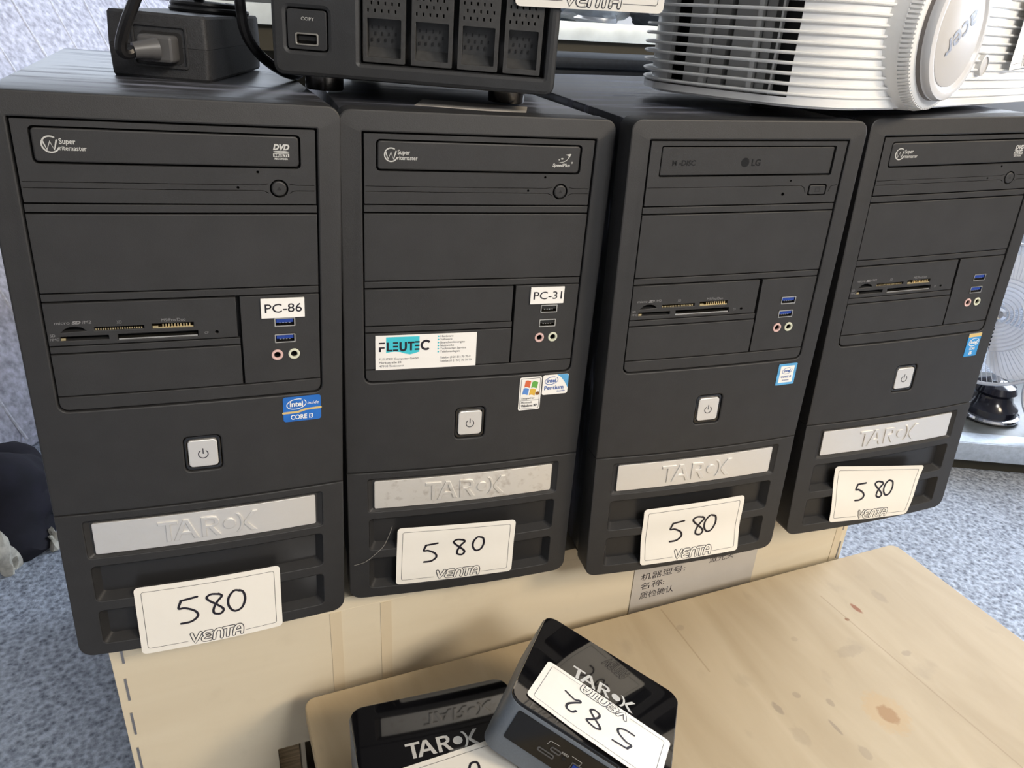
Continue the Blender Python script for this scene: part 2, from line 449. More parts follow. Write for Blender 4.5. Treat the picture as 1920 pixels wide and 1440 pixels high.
def thing(name, label, cat, loc=(0, 0, 0), rot=(0, 0, 0), group=None):
    o = bpy.data.objects.new(name, None); COL.objects.link(o); o.empty_display_size = 0.02
    o.location = Vector(loc) * MM; o.rotation_euler = rot
    return tag(o, label, cat, group)
def struct(name, g, m): return obj(name, g, m, kind='structure')
def frame_fn(o, ux, uy, uz):
    """local (a,b,c) -> o + a*ux + b*uy + c*uz"""
    o, ux, uy, uz = map(Vector, (o, ux, uy, uz))
    return lambda a, b, c: tuple(o + ux * a + uy * b + uz * c)

# ------------------------------------------------------------------ setting
FZ = -450
X0, X1, Y0, Y1, CZ = -2800, 3600, -3200, 3500, 2250
struct('floor', box(X0, X1, Y0, Y1, FZ - 20, FZ), 'carpet')
struct('ceiling', box(X0, X1, Y0, Y1, CZ, CZ + 40), 'ceiling_paint')
def wall(name, loops, fn, m='wall_paint'): struct(name, xf(fill(loops, 60), fn), m)
wall('wall_back', [rrect(X0, X1, FZ, CZ), rrect(-1800, 200, 400, 1900)], lambda a, b, c: (a, Y1 + 30 + c, b))
wall('wall_front', [rrect(X0, X1, FZ, CZ)], lambda a, b, c: (a, Y0 - 30 + c, b))
wall('wall_left', [rrect(Y0, Y1, FZ, CZ)], lambda a, b, c: (X0 - 30 + c, a, b))
wall('wall_right', [rrect(Y0, Y1, FZ, CZ), rrect(0, 2600, 450, 1950)], lambda a, b, c: (X1 + 30 + c, a, b))
def window(name, u0, u1, z0, z1, fn):
    fr = [rrect(u0, u1, z0, z1)]; n = 3; m = 60
    for i in range(n):
        a = u0 + (u1 - u0) * i / n + m / 2 + (m / 2 if i == 0 else 0); b = u0 + (u1 - u0) * (i + 1) / n - m / 2 - (m / 2 if i == n - 1 else 0)
        fr.append(rrect(a, b, z0 + m, z1 - m))
    w = struct(name, xf(fill(fr, 50), fn), 'lamp_white')
    for i in range(n):
        a = u0 + (u1 - u0) * i / n + m / 2; b = u0 + (u1 - u0) * (i + 1) / n - m / 2
        obj('pane', xf(fill([rrect(a, b, z0 + m - 10, z1 - m + 10)], 6), fn), 'window_glass', w)
window('window_1', -1800, 200, 400, 1900, lambda a, b, c: (a, Y1 + 30 + c, b))
window('window_2', 0, 2600, 450, 1950, lambda a, b, c: (X1 + 30 + c, a, b))

# ------------------------------------------------------------------ lettering built from strokes and polygons
def tarox(h):
    """the plate lettering as 2D loops, cap height h, origin lower-left; dot and crescent before the last letter"""
    k = h
    L = []
    L.append([(0, .84), (0, 1), (.80, 1), (.80, .84), (.50, .84), (.50, 0), (.30, 0), (.30, .84)])                       # T
    L.append([(.58, 0), (1.00, 1), (1.22, 1), (1.62, 0), (1.40, 0), (1.30, .26), (.90, .26), (.80, 0)])                  # A
    L.append([(.97, .42), (1.24, .42), (1.105, .80)])
    L.append([(1.72, 0), (1.72, 1), (2.15, 1), (2.36, .95), (2.46, .74), (2.40, .54), (2.22, .45), (2.52, 0), (2.28, 0), (2.03, .42), (1.92, .42), (1.92, 0)])  # R
    L.append([(1.92, .57), (1.92, .84), (2.12, .84), (2.24, .80), (2.25, .64), (2.14, .57)])
    L.append(circ(2.87, .50, .27, 20))                                                                                     # dot
    cr = [(3.02 + .44 * cos(a), .50 + .60 * sin(a)) for a in [RAD(t) for t in range(-62, 63, 12)]]
    ci = [(2.93 + .40 * cos(a), .50 + .56 * sin(a)) for a in [RAD(t) for t in range(60, -61, -12)]]
    L.append(cr + ci)                                                                                                      # crescent
    L.append([(3.50, .55), (3.84, 1), (4.08, 1), (3.62, .45), (4.02, 0), (3.76, 0), (3.48, .34), (3.46, .45)])           # right half of the X
    return [[(x * k, y * k) for x, y in lp] for lp in L]
TAROX_W = 4.08

def glyph5(h=1, w=.62): return [[(.22 * w, .93 * h), (w, h)], catmull([(.24 * w, .92 * h), (.10 * w, .64 * h), (.40 * w, .62 * h), (.85 * w, .44 * h), (.95 * w, .22 * h), (.62 * w, .04 * h), (.14 * w, .02 * h)])]
def glyph8(h=1, w=.60): return [catmull([(.80 * w, .94 * h), (.35 * w, h), (.08 * w, .88 * h), (.22 * w, .70 * h), (.62 * w, .46 * h), (.95 * w, .20 * h), (.78 * w, .01 * h), (.42 * w, .08 * h), (.42 * w, .32 * h), (.66 * w, .62 * h), (.92 * w, .84 * h), (.74 * w, .97 * h)])]
def glyph0(h=1, w=.60): return [catmull([(.72 * w, .93 * h), (.42 * w, .98 * h), (.10 * w, .70 * h), (.08 * w, .32 * h), (.36 * w, .05 * h), (.76 * w, .14 * h), (.97 * w, .50 * h), (.90 * w, .84 * h), (.70 * w, .96 * h)])]
def glyph2(h=1, w=.60): return [catmull([(.10 * w, .74 * h), (.28 * w, .96 * h), (.62 * w, .94 * h), (.66 * w, .66 * h), (.34 * w, .30 * h), (.12 * w, .10 * h), (.18 * w, .0), (.42 * w, .14 * h), (.70 * w, .10 * h), (1.1 * w, .0)])]
GLY = {'5': glyph5, '8': glyph8, '0': glyph0, '2': glyph2}

def venta(h):
    S = []
    x = 0.0
    S += [[(x, .92), (x + .30, .08), (x + .66, .92)]]; x += .80
    S += [catmull([(x + .66, .90), (x + .28, .90), (x + .12, .72), (x + .24, .53), (x + .52, .51)], 5),
          catmull([(x + .52, .51), (x + .22, .49), (x + .03, .30), (x + .18, .10), (x + .62, .10)], 5)]; x += .82
    S += [catmull([(x + .06, .08), (x + .10, .60), (x + .26, .88), (x + .52, .88), (x + .66, .60), (x + .64, .08)], 5)]; x += .80
    S += [[(x - .04, .92), (x + .70, .92)], [(x + .32, .90), (x + .29, .08)]]; x += .72
    S += [catmull([(x + .04, .08), (x + .10, .60), (x + .28, .90), (x + .52, .90), (x + .66, .60), (x + .66, .08)], 5), [(x + .12, .40), (x + .62, .40)]]
    return [[(px * h, py * h) for px, py in s] for s in S], (x + .74) * h

def price_label(parent, fn, digits, size=(95, 55), curl=None):
    """sticker: fn(s, t, layer) maps label millimetres to the parent's local space"""
    Wd, Hd = size
    paper = fill([rrect(0, Wd, 0, Hd, 3.2, 4)], 0)
    paper = slice_axis(paper, 0, [Wd * i / 16 for i in range(1, 16)]); paper = slice_axis(paper, 1, [Hd * i / 10 for i in range(1, 10)])
    back = (xf(paper, lambda s, t, z: fn(s, t, -0.15))[0], [tuple(reversed(f)) for f in paper[1]])
    st = obj('price_label', join(xf(paper, lambda s, t, z: fn(s, t, 0)), back), 'paper', parent, 'white price label with handwritten number and thin border')
    lh = 9.0; S, lw = venta(lh); lx = (Wd - lw) / 2 + 2; ly = 1.6
    def dense(P, k=12):
        out = []
        for a, b in zip(P[:-1], P[1:]): out += [(a[0] + (b[0] - a[0]) * i / k, a[1] + (b[1] - a[1]) * i / k) for i in range(k)]
        return out + [P[-1]]
    m = 4.2
    bl = [(lx - 2, m), (m + 1, m), (m, m + 1), (m, Hd - m - 1), (m + 1, Hd - m), (Wd - m - 1, Hd - m), (Wd - m, Hd - m - 1), (Wd - m, m + 1), (Wd - m - 1, m), (lx + lw + 2, m)]
    obj('border_line', xf(ribbon(dense(bl), 0.32, 0), lambda s, t, z: fn(s, t, 0.10)), 'grey_ink', st)
    sh = lambda p: (lx + p[0] + 0.10 * p[1], ly + p[1])
    o1 = join(*[ribbon([sh(p) for p in dense(q, 3)], 2.75) for q in S]); o2 = join(*[ribbon([sh(p) for p in dense(q, 3)], 1.5) for q in S])
    obj('logo', [(xf(o1, lambda s, t, z: fn(s, t, 0.14)), 'grey_ink'), (xf(o2, lambda s, t, z: fn(s, t, 0.20)), 'paper')], None, st, 'outlined lettering')
    gs = []
    for ch, dx, dy, h in digits:
        for stroke in GLY[ch](1, .66):
            gs.append(ribbon(dense([(dx + p[0] * h, dy + p[1] * h) for p in stroke], 3), 1.7))
    obj('handwriting', xf(join(*gs), lambda s, t, z: fn(s, t, 0.24)), 'ink', st)
    return st

# ------------------------------------------------------------------ desktop towers
def bulge(u, v):
    b = 3.5 if v < 120 else (3.5 - 2.7 * (v - 120) / 130 if v < 250 else 0.8)
    e = 3.2 * (1 - v / 115) if v < 115 else 0.0
    if v > 352: e = -1.6 * (v - 352) / 13
    return b * (1 - (u / 89.0) ** 2) + e
def tw(u, v, d): return (u, -(d + bulge(u, v)), v)          # front coordinates (right, up, out) -> tower space
USL = [u for u in range(-80, 81, 16)]
def front(loops, d0, d1, bevel=0.4, sl=True):
    g = fill(loops, d1 - d0, bevel); g = move(g, 0, 0, (d0 + d1) / 2)
    if sl: g = slice_axis(g, 0, USL)
    return xf(g, tw)
def flat(g, d=0.05):
    xs = [v[0] for v in g[0]]
    if xs and max(xs) - min(xs) > 16: g = slice_axis(g, 0, USL)
    return xf(g, lambda x, y, z: tw(x, y, d + z))
def at(g, u, v): return move(g, u, v, 0)

PROTO = []          # (name, mesh, label, [subparts])
def P(name, parts, label=None, subs=()):
    PROTO.append((name, mesh_from(name, parts), label, [(n, mesh_from(n, p), l) for n, p, l in subs]))

# case shell and bezels, shared by the four towers
case = join(bbox(-87.5, 87.5, 21, 352, 8, 363.6, 1.6), box(-80, 80, 352, 353, 20, 350))
P('case', [(case, 'case_steel')])
P('front_bezel', [(front([rrect(-89.6, 89.6, 114, 365, rs=(0, 0, 7.5, 7.5)), rrect(-76, 76, 186, 352.6, rs=(5, 5, .6, .6)), rrect(-11.3, 11.3, 137.2, 162.3, 3.4)], -20, 0, 1.0), 'black_plastic'),
                  (front([rrect(-78, 78, 184, 354)], -9, -8, 0), 'void_black')])
low = front([rrect(-89.6, 89.6, 0, 113.5, rs=(9, 9, 0, 0)), rrect(-74.5, 74.5, 79.6, 107.8, 2), rrect(-74, 74, 45, 72.8, 3), rrect(-74, 74, 9.4, 36.8, 3)], -20, 0, 0.8)
def tray(u0, u1, v0, v1, dep, il, ir, ib, it, r=3, lip=0.3):
    a = rrect(u0, u1, v0, v1, r, 4); b = rrect(u0 + il, u1 - ir, v0 + ib, v1 - it, r * .7, 4); n = len(a)
    V = [(x, y, -lip) for x, y in a] + [(x, y, -dep) for x, y in b]
    F = [(i, (i + 1) % n, (i + 1) % n + n, i + n) for i in range(n)]
    fl = fill([b], 0); fl = move(fl, 0, 0, -dep)
    g = slice_axis((V, F), 0, USL); f2 = slice_axis(fl, 0, USL)
    return xf(g, tw), xf(f2, tw)
w0, f0 = tray(-74.5, 74.5, 79.6, 107.8, 2.6, 3.2, 3.2, 1.6, 1.6, 2)
w1, f1 = tray(-74, 74, 45, 72.8, 7, 4.2, 4.2, 2.8, 1.0)
w2, f2 = tray(-74, 74, 9.4, 36.8, 7, 4.2, 4.2, 2.8, 1.0)
P('lower_front_panel', [(low, 'black_plastic'), (w0, 'black_plastic'), (f0, 'black_plastic')],
  None, [('vent_recess', [(w1, 'black_plastic'), (f1, 'vent_black')], None), ('vent_recess', [(w2, 'black_plastic'), (f2, 'vent_black')], None)])
# bay covers
BAY = -0.6
P('bay_strip', [(front([rrect(-75.2, 75.2, 304.3, 308.6)], -6, BAY - .4, .3), 'black_plastic_panel')])
P('drive_blank', [(front([rrect(-75.2, 75.2, 259.4, 303.4)], -6, BAY, .4), 'black_plastic_panel')])
P('bay_strip', [(front([rrect(-75.2, 75.2, 254.4, 258.6)], -6, BAY - .4, .3), 'black_plastic_panel')])
P('bay_strip', [(front([rrect(-75.2, 27.2, 223.2, 227.2)], -6, BAY - .4, .3), 'black_plastic_panel')])
P('drive_blank', [(front([rrect(-75.2, 27.2, 196.2, 222.4)], -6, BAY, .4), 'black_plastic_panel')])
P('bay_strip', [(front([rrect(-75.2, 75.2, 187.0, 195.5, rs=(4.5, 4.5, 0, 0))], -6, BAY + .1, .4), 'black_plastic_panel')])
# front connector panel with the USB and audio holes
P('port_panel', [(front([rrect(28.4, 75.2, 196.2, 253.6), rrect(47.6, 60.2, 222.4, 228.2), rrect(47.8, 60.4, 233.2, 239.0), circ(48.7, 214.3, 2.1, 16), circ(59, 214.3, 2.1, 16)], -7, BAY - .1, .3), 'black_plastic_panel'),
                 (front([rrect(29, 74, 197, 253)], -8, -7.2, 0, False), 'void_black')])
def usb(v0, tongue, u0=47.6):
    u1 = u0 + 12.6; v1 = v0 + 5.8
    shell = front([rrect(u0, u1, v0, v1, .5), rrect(u0 + .7, u1 - .7, v0 + .7, v1 - .7, .3)], -6.8, BAY + .25, 0, False)
    pins = join(*[front([rrect(u0 + 3.0 + i * 1.9, u0 + 4.0 + i * 1.9, v0 + 1.9, v0 + 2.5)], -6, -1.6, 0, False) for i in range(4)])
    tg = front([rrect(u0 + 1.2, u1 - 1.2, v0 + 2.5, v0 + 5.0)], -6.8, -1.0, .1, False)
    return [(shell, 'connector_metal'), (pins, 'connector_metal')], [('tongue', [(tg, tongue)], None)]
def jack(u, m):
    ring = front([circ(u, 214.3, 3.6, 28), circ(u, 214.3, 2.0, 20)], -2, BAY + .5, .4, False)
    return [(ring, m)]
P('audio_jack', [(jack(48.7, 'jack_pink')[0][0], 'jack_pink')], 'pale pink audio jack')
P('audio_jack', [(jack(59.0, 'jack_green')[0][0], 'jack_green')], 'pale green audio jack')
# power button
pw = front([rrect(-8.9, 8.9, 140.0, 159.4, 2.6)], -4, -0.2, .6, False)
pr = front([rrect(-10.9, 10.9, 137.6, 161.9, 3.2), rrect(-9.3, 9.3, 139.6, 159.8, 2.6)], -6, -0.9, .5, False)
sym = join(ribbon([(2.9 * cos(RAD(t)), 149.2 + 2.9 * sin(RAD(t))) for t in range(125, 416, 15)], .65), ribbon([(0, 149.6), (0, 153.2)], .65))
P('power_button', [(pw, 'brushed_plate')], 'brushed metal power button', [('button_surround', [(pr, 'gloss_black')], None), ('power_symbol', [(flat(sym, -0.14), 'grey_ink')], None)])
# name plate with raised lettering
def plate(mname):
    pl = front([rrect(-69.9, 69.9, 81.8, 105.4, 1.2)], -2.4, -1.0, .25)
    k = 15.4; lt = [[(x - k * TAROX_W / 2 - .5, y + 85.6) for x, y in lp] for lp in tarox(k)]
    lg = front(lt, -1.1, -0.1, .45, False)
    return [(pl, mname)], [('raised_lettering', [(lg, mname)], None)]

def slit(P, w):
    V = ribbon(P, w, caps=False)[0]
    return [(x, y) for x, y, z in V[0::2]] + [(x, y) for x, y, z in V[1::2]][::-1]
def optical(kind):
    """front of the optical drive: body part and its sub-parts"""
    if kind == 'lg':
        tr = rrect(-67, 66.8, 328.6, 348.8, 1.4)
        body = [rrect(-74.8, 74.8, 309.6, 351.6, .5), tr, rrect(50.4, 65.6, 314.6, 322.6, 1.6), circ(30.4, 316, 1.2, 10), circ(34.8, 325.1, .7, 8),
                slit([(-74, 321.7), (44, 321.7), (46.6, 320.4), (48.6, 316.4)], .35), slit([(67.4, 317), (69, 321), (74, 321.9)], .35)]
    else:
        tr = rrect(-67.6, 66.6, 329.6, 348.6, 2.6)
        body = [rrect(-74.8, 74.8, 309.6, 351.6, .5), tr, circ(53.9, 318.4, 5.2, 28), circ(42.5, 327.6, .8, 8), circ(31.4, 318.8, .8, 8)]
        for e in (1, -1):
            v = 318.8 + 1.6 * e
            body += [slit([(-74, v), (44, v), (46, v + .3 * e), (48.0, 318.4 + 2.7 * e)], .35), slit([(59.8, 318.4 + 2.7 * e), (61.6, v + .3 * e), (64, v), (74, v)], .35)]
    b = [(front(body, -7, BAY, .07), 'black_plastic_panel'), (front([rrect(-74, 74, 310, 351)], -7.8, -7.1, 0, False), 'void_black')]
    x0, x1 = tr[0][0] + .9, 0
    if kind == 'lg':
        door = front([rrect(-66.0, 65.8, 329.6, 347.8, 1)], -6, -1.4, .5)
        ej = front([rrect(51.4, 64.6, 315.5, 321.7, 1.2)], -6, BAY + .3, .4, False)
        pr = join(at(text('M', 3.4, bold=.02), -58, 336), at(text('-DISC', 3.4, bold=.03, shear=.1), -53, 336))
        pr2 = join(at(text('LG', 4.2, bold=.03), 1.4, 335.6), at(fill([circ(0, 0, 3.1, 24)], 0), -3.6, 337.8))
        ebs = flat(at(fill([rrect(-2, 2, -1.4, 1.4), rrect(-1.6, 1.6, -1.1, 1.1)], 0), 58, 318.6), BAY + .34)
        return b, [('tray_door', [(door, 'black_plastic_panel')], None), ('eject_button', [(ej, 'black_plastic_panel'), (ebs, 'faint_print')], None),
                   ('printed_lettering', [(flat(pr, -1.34), 'faint_print')], 'faint dark lettering'), ('printed_logo', [(flat(pr2, -1.34), 'faint_print')], 'faint dark round emblem and letters')]
    door = front([rrect(-66.6, 65.6, 330.6, 347.6, 2.2)], -6, -0.9, .8)
    ej = front([circ(53.9, 318.4, 4.3, 28)], -6, BAY + .5, .9, False)
    wl = join(ribbon([(-58.4 + 4.0 * cos(RAD(t)), 339.5 + 4.0 * sin(RAD(t))) for t in range(60, 345, 12)], .75),
              ribbon([(-61.8, 341.2), (-60.2, 336.8), (-58.5, 341.0), (-56.9, 336.8), (-55.4, 341.6)], .85))
    sp = join(at(text('Super', 2.7, 7.6, bold=.02), -54.4, 339.9), at(text('ritemaster', 2.5, 12.4, bold=.01), -54.5, 336.6))
    if kind == 'dvd':
        dv = join(at(text('DVD', 3.0, 9.0, bold=.05, shear=.25), 51.4, 340.2), at(fill([circ(0, 0, 4.4, 24, .55), circ(0, 0, 1.2, 12, .16)], 0), 55.8, 339.1),
                  at(fill([rrect(-4.4, 4.4, -.95, .95)], 0), 55.8, 337.2), at(text('RECORDER', 1.0, 7.4, bold=.03), 52.1, 334.7))
        mu = at(text('MULTI', 1.3, 7.4, bold=.03), 52.1, 336.55)
        ex = [(flat(dv, -0.84), 'pale_print'), (flat(mu, -0.80), 'black_plastic_panel')]
    else:
        sw = [(49.6, 337.9), (51.5, 337.3), (54.2, 337.7), (56.8, 339.2), (57.7, 341.0), (57.3, 341.6), (55.2, 342.2), (58.9, 342.8), (59.3, 342.6), (58.2, 340.4), (56.2, 338.2), (53.0, 336.9)]
        dv = join(fill([sw], 0), at(fill([circ(0, 0, .9, 10, .5)], 0), 53.2, 339.6), at(fill([circ(0, 0, .5, 8, .35)], 0), 51.2, 338.9),
                  at(text('SpeedPlus', 1.9, 12.2, bold=.03, shear=.2), 46.9, 334.6), at(fill([[(0, .9), (.25, .25), (.9, 0), (.25, -.25), (0, -.9), (-.25, -.25), (-.9, 0), (-.25, .25)]], 0), 60.4, 337.2))
        ex = [(flat(dv, -0.84), 'pale_print')]
    tri = flat(fill([[(52.6, 317.6), (55.2, 317.6), (53.9, 319.6)]], 0), BAY + .54)
    return b, [('tray_door', [(door, 'black_plastic_panel')], None), ('eject_button', [(ej, 'black_plastic_panel'), (tri, 'void_black')], None),
               ('printed_logo', [(flat(wl, -0.84), 'pale_print'), (flat(sp, -0.84), 'pale_print')], 'pale printed lettering'), ('printed_logo', ex, 'pale printed emblem')]

def card_reader():
    micro = [(-68.4, 235.9), (-66.2, 237.9), (-63.5, 239.1), (-60.5, 239.2), (-57.4, 238.4), (-55.4, 236.5)]
    slots = [micro, rrect(-69, -44.4, 230.9, 233.4, .3), rrect(-51.2, -25.4, 236.4, 238.4, .2), rrect(-39.8, 3.6, 230.0, 233.6, .3), rrect(-21.2, 1.5, 235.9, 239.0, .2), circ(14.1, 231.9, 1.0, 12)]
    face = front([rrect(-75.2, 26.0, 228.0, 253.4)] + slots, -7, BAY, .35)
    bk = front([rrect(-74, 25, 229, 252)], -7.8, -7.1, 0, False)
    pins = [front([rrect(-20.9, 1.3, 236.0, 236.9)], -5, -.9, 0, False), front([rrect(-20.9, -17.9, 236.0, 237.6)], -5, -.9, 0, False)]
    pins += [front([rrect(-15.6 + i * 1.62, -14.9 + i * 1.62, 236.8, 238.5)], -5, -1.2, 0, False) for i in range(10)]
    pins += [front([rrect(-50.8 + i * 1.25, -50.2 + i * 1.25, 236.5, 237.5)], -5, -1.2, 0, False) for i in range(20)]
    pins += [front([rrect(-68.8, -66.4, 231.0, 232.4)], -5, -1.0, 0, False)]
    cfs = front([rrect(-39.4, 3.2, 230.1, 230.9)], -5, -1.0, 0, False)
    lab = join(at(text('micro', 1.9, 7.6), -70.8, 240.9), at(text('SD', 1.7, 4.6, bold=.06, shear=.3), -62.2, 240.9), at(text('/M2', 1.9, 4.6), -56.9, 240.9), at(text('XD', 1.9, 2.6), -39.4, 240.2),
               at(text('MS/Pro/Duo', 1.9, 13), -15.8, 240.2), at(text('SD', 1.6, 2.6), -73.9, 233.6), at(text('MMC', 1.5, 4.4), -74.2, 231.2), at(text('CF', 1.6, 2.2), 7.2, 231.1))
    return [(face, 'black_plastic_panel'), (bk, 'void_black')], [('contact_pins', [(join(*pins), 'gold_contact'), (cfs, 'connector_metal')], 'gold card contacts'), ('printed_lettering', [(flat(lab, BAY + .05), 'dim_print')], 'pale grey lettering')]

def small_sticker(parent, name, loop_rect, r, layers, label):
    u0, u1, v0, v1 = loop_rect
    base = front([rrect(u0, u1, v0, v1, r)], 0.05, 0.35, 0, True)
    m0, rest = layers[0], layers[1:]
    st = obj(name, [(base, m0)] + [(flat(slice_axis(at(g, u0, v0), 0, USL) if big else at(g, u0, v0), .40 + .04 * i), m) for i, (g, m, big) in enumerate(rest)], None, parent, label)
    return st
def oval_logo(cx, cy, rx, ry, w, h, mname, gap=True):
    a = [(cx + rx * cos(RAD(t)), cy + ry * sin(RAD(t)) + .10 * rx * cos(RAD(t))) for t in range(60, 400, 14)]
    return [(ribbon(a, w), mname, False), (at(text('intel', h, rx * 1.35, bold=.03), cx - rx * .68, cy - h * .45), mname, False)]

TDATA = [  # x, y, yaw, pitch, roll, z
    (-184.376, -18.770, 0.07684, 0.0025, 0.03567, 3.076),
    (0.0, 0.0, 0.0, 0.00233, 0.0185, -4.049),
    (191.721, -18.313, -0.01335, 0.00763, -0.01194, -1.618),
    (393.697, -8.493, 0.005, -0.00624, -0.03227, 2.591)]
TLAB = ['black desktop tower with white PC-86 tag and wide blue processor sticker',
        'black desktop tower with white PC-31 tag and white company label with turquoise logo',
        'black desktop tower with pale square sticker framed in blue and faint dark drive lettering',
        'black desktop tower with narrow upright blue sticker, standing beside the open carpet']
CRATE_TOP = -8.0
TOWERS = []
for ti, (x, y, yaw, pit, rol, z) in enumerate(TDATA):
    t = thing('desktop_tower', TLAB[ti], 'computer', (x, y, z), (pit, rol, yaw), 'black desktop towers on the crate')
    TOWERS.append(t)
    for name, me, lab, subs in PROTO:
        o = bpy.data.objects.new(name, me); COL.objects.link(o); o.parent = t
        if lab: o['label'] = lab
        for n2, m2, l2 in subs:
            q = bpy.data.objects.new(n2, m2); COL.objects.link(q); q.parent = o
            if l2: q['label'] = l2
    def part(name, spec, label=None):
        b, subs = spec
        o = obj(name, b, None, t, label)
        for n2, p2, l2 in subs: obj(n2, p2, None, o, l2)
        return o
    M = Matrix.Translation((x, y, z)) @ Euler((pit, rol, yaw)).to_matrix().to_4x4()
    for fx, fy in ((-70, 40), (70, 40), (-70, 320), (70, 320)):
        wz = (M @ Vector((fx, fy, 8))).z
        obj('rubber_foot', move(lathe([(11, 0), (12, 2), (12, wz - CRATE_TOP + .3)], 20), fx, fy, 8 - (wz - CRATE_TOP) - .2), 'rubber', t)
    part('optical_drive', optical(['dvd', 'speed', 'lg', 'dvd'][ti]))
    if ti == 1: obj('drive_blank', front([rrect(-75.2, 26.4, 228.0, 253.4)], -6, BAY, .4), 'black_plastic_panel', t)
    else: part('card_reader', card_reader())
    tg = 'usb_black' if ti == 1 else 'usb_blue'
    part('usb_port', usb(222.4, tg), 'metal socket with %s tongue' % ('black' if ti == 1 else 'blue'))
    part('usb_port', usb(233.2, tg, 47.8), 'metal socket with %s tongue' % ('black' if ti == 1 else 'blue'))
    part('name_plate', plate('brushed_plate_worn' if ti == 1 else 'brushed_plate'), 'brushed metal plate with raised lettering')

T1, T2, T3, T4 = TOWERS
def asset_tag(t, s, u0, u1, v0, v1):
    o = obj('asset_tag', front([rrect(u0, u1, v0, v1, .2)], BAY + .1, BAY + 1.1, 0, True), 'white_label', t, 'white paper tag with black number')
    obj('lettering', flat(at(text(s, 5.6, u1 - u0 - 3.8, bold=.006), u0 + 2.2, (v0 + v1) / 2 - 2.7), BAY + 1.2), 'ink', o)
asset_tag(T1, 'PC-86', 40.2, 66.2, 239.4, 252.0)
asset_tag(T2, 'PC-31', 39.2, 64.2, 240.2, 252.4)
# processor stickers
band = ribbon([(0, 6.6), (9.5, 6.8), (14.5, 8.3), (24.2, 8.6)], 1.5)
small_sticker(T1, 'processor_sticker', (50.6, 75.0, 166.2, 184.2), 1.8,
              [('sticker_blue'), (band, 'sticker_gold', True)] + oval_logo(8.6, 12.6, 6.2, 3.6, .5, 3.6, 'white_label') +
              [(at(text('inside', 2.2, 7.4, shear=.2), 15.6, 11.8), 'white_label', False), (at(text('CORE i3', 3.3, 14.4, bold=.02), 4.6, 1.6), 'white_label', False)], 'blue sticker with white lettering and gold band')
corner = [(11, 16.2), (14.5, 13.6), (17.6, 9.8), (20.6, 4.6), (20.6, 14.6), (19.4, 16.0), (18, 16.2)]
small_sticker(T2, 'processor_sticker', (54.4, 75.0, 168.0, 184.2), 1.6,
              ['white_label', (fill([corner], 0), 'sticker_lightblue', True)] + oval_logo(7.0, 11.4, 5.2, 3.0, .45, 2.9, 'sticker_text_blue') +
              [(at(text('Pentium', 3.2, 15.5, bold=.02), 1.6, 4.2), 'sticker_text_blue', False), (at(text('inside', 1.5, 6.4, shear=.2), 12.0, 1.9), 'sticker_text_blue', False)], 'white sticker with blue lettering and blue corner')
def wave(x0, y0, w, h):
    n = 6; top = [(x0 + w * i / n + .8, y0 + h + .55 * sin(pi * i / n * 1.2 + .3)) for i in range(n + 1)]
    return fill([[(x0 + w * i / n, y0 + .55 * sin(pi * i / n * 1.2 + .3)) for i in range(n + 1)] + top[::-1]], 0)
small_sticker(T2, 'licence_sticker', (36.4, 53.5, 156.8, 183.6), 1.4,
              ['white_label', (fill([rrect(.9, 16.2, .9, 25.9, 1.0), rrect(1.25, 15.85, 1.25, 25.55, .8)], 0), 'grey_ink', False),
               (wave(3.6, 18.6, 4.3, 5.2), 'flag_red', False), (wave(9.0, 17.8, 4.6, 5.0), 'flag_green', False), (wave(2.4, 12.8, 4.3, 5.0), 'flag_blue', False), (wave(7.8, 12.0, 4.5, 5.0), 'flag_yellow', False),
               (at(text('Designed for', 1.6, 10.2), 2.2, 9.0), 'grey_ink', False), (ribbon([(1.3, 8.0), (15.8, 8.0)], .3), 'grey_ink', False),
               (at(text('Microsoft', 1.6, 8.6), 2.2, 5.6), 'grey_ink', False), (at(text('Windows XP', 1.9, 12.6, bold=.03), 2.2, 2.8), 'grey_ink', False),
               (fill([circ(14.4, 13.4, 1.5, 14)], 0), 'rust_stain', False)], 'cream sticker with four-colour flag')
small_sticker(T3, 'processor_sticker', (57.6, 74.8, 164.4, 182.8), .8,
              ['sticker_lightblue', (fill([rrect(2.2, 15.0, 2.0, 16.4, .4)], 0), 'white_label', False)] + oval_logo(8.6, 12.2, 4.4, 2.6, .4, 2.6, 'sticker_text_blue') +
              [(at(text('CORE i5', 1.9, 9.6, bold=.02), 3.8, 6.2), 'sticker_text_blue', False), (at(text('inside', 1.4, 6.4), 5.4, 3.6), 'sticker_text_blue', False)], 'pale sticker framed in blue')
rot90 = lambda g: ([(-y, x, z) for x, y, z in g[0]], g[1])
small_sticker(T4, 'processor_sticker', (60.8, 75.4, 162.7, 184.6), .8,
              ['sticker_sky', (fill([rrect(0, 14.6, 18.4, 21.9, .6)], 0), 'sticker_gold', False)] + oval_logo(7.8, 13.4, 5.4, 3.6, .6, 3.0, 'white_label') +
              [(at(text('CORE', 2.3, 6.6, bold=.02), 4.2, 6.2), 'white_label', False), (at(text('i5', 3.0, 3.4, bold=.03), 5.4, 1.8), 'white_label', False)], 'upright blue sticker with gold edge')
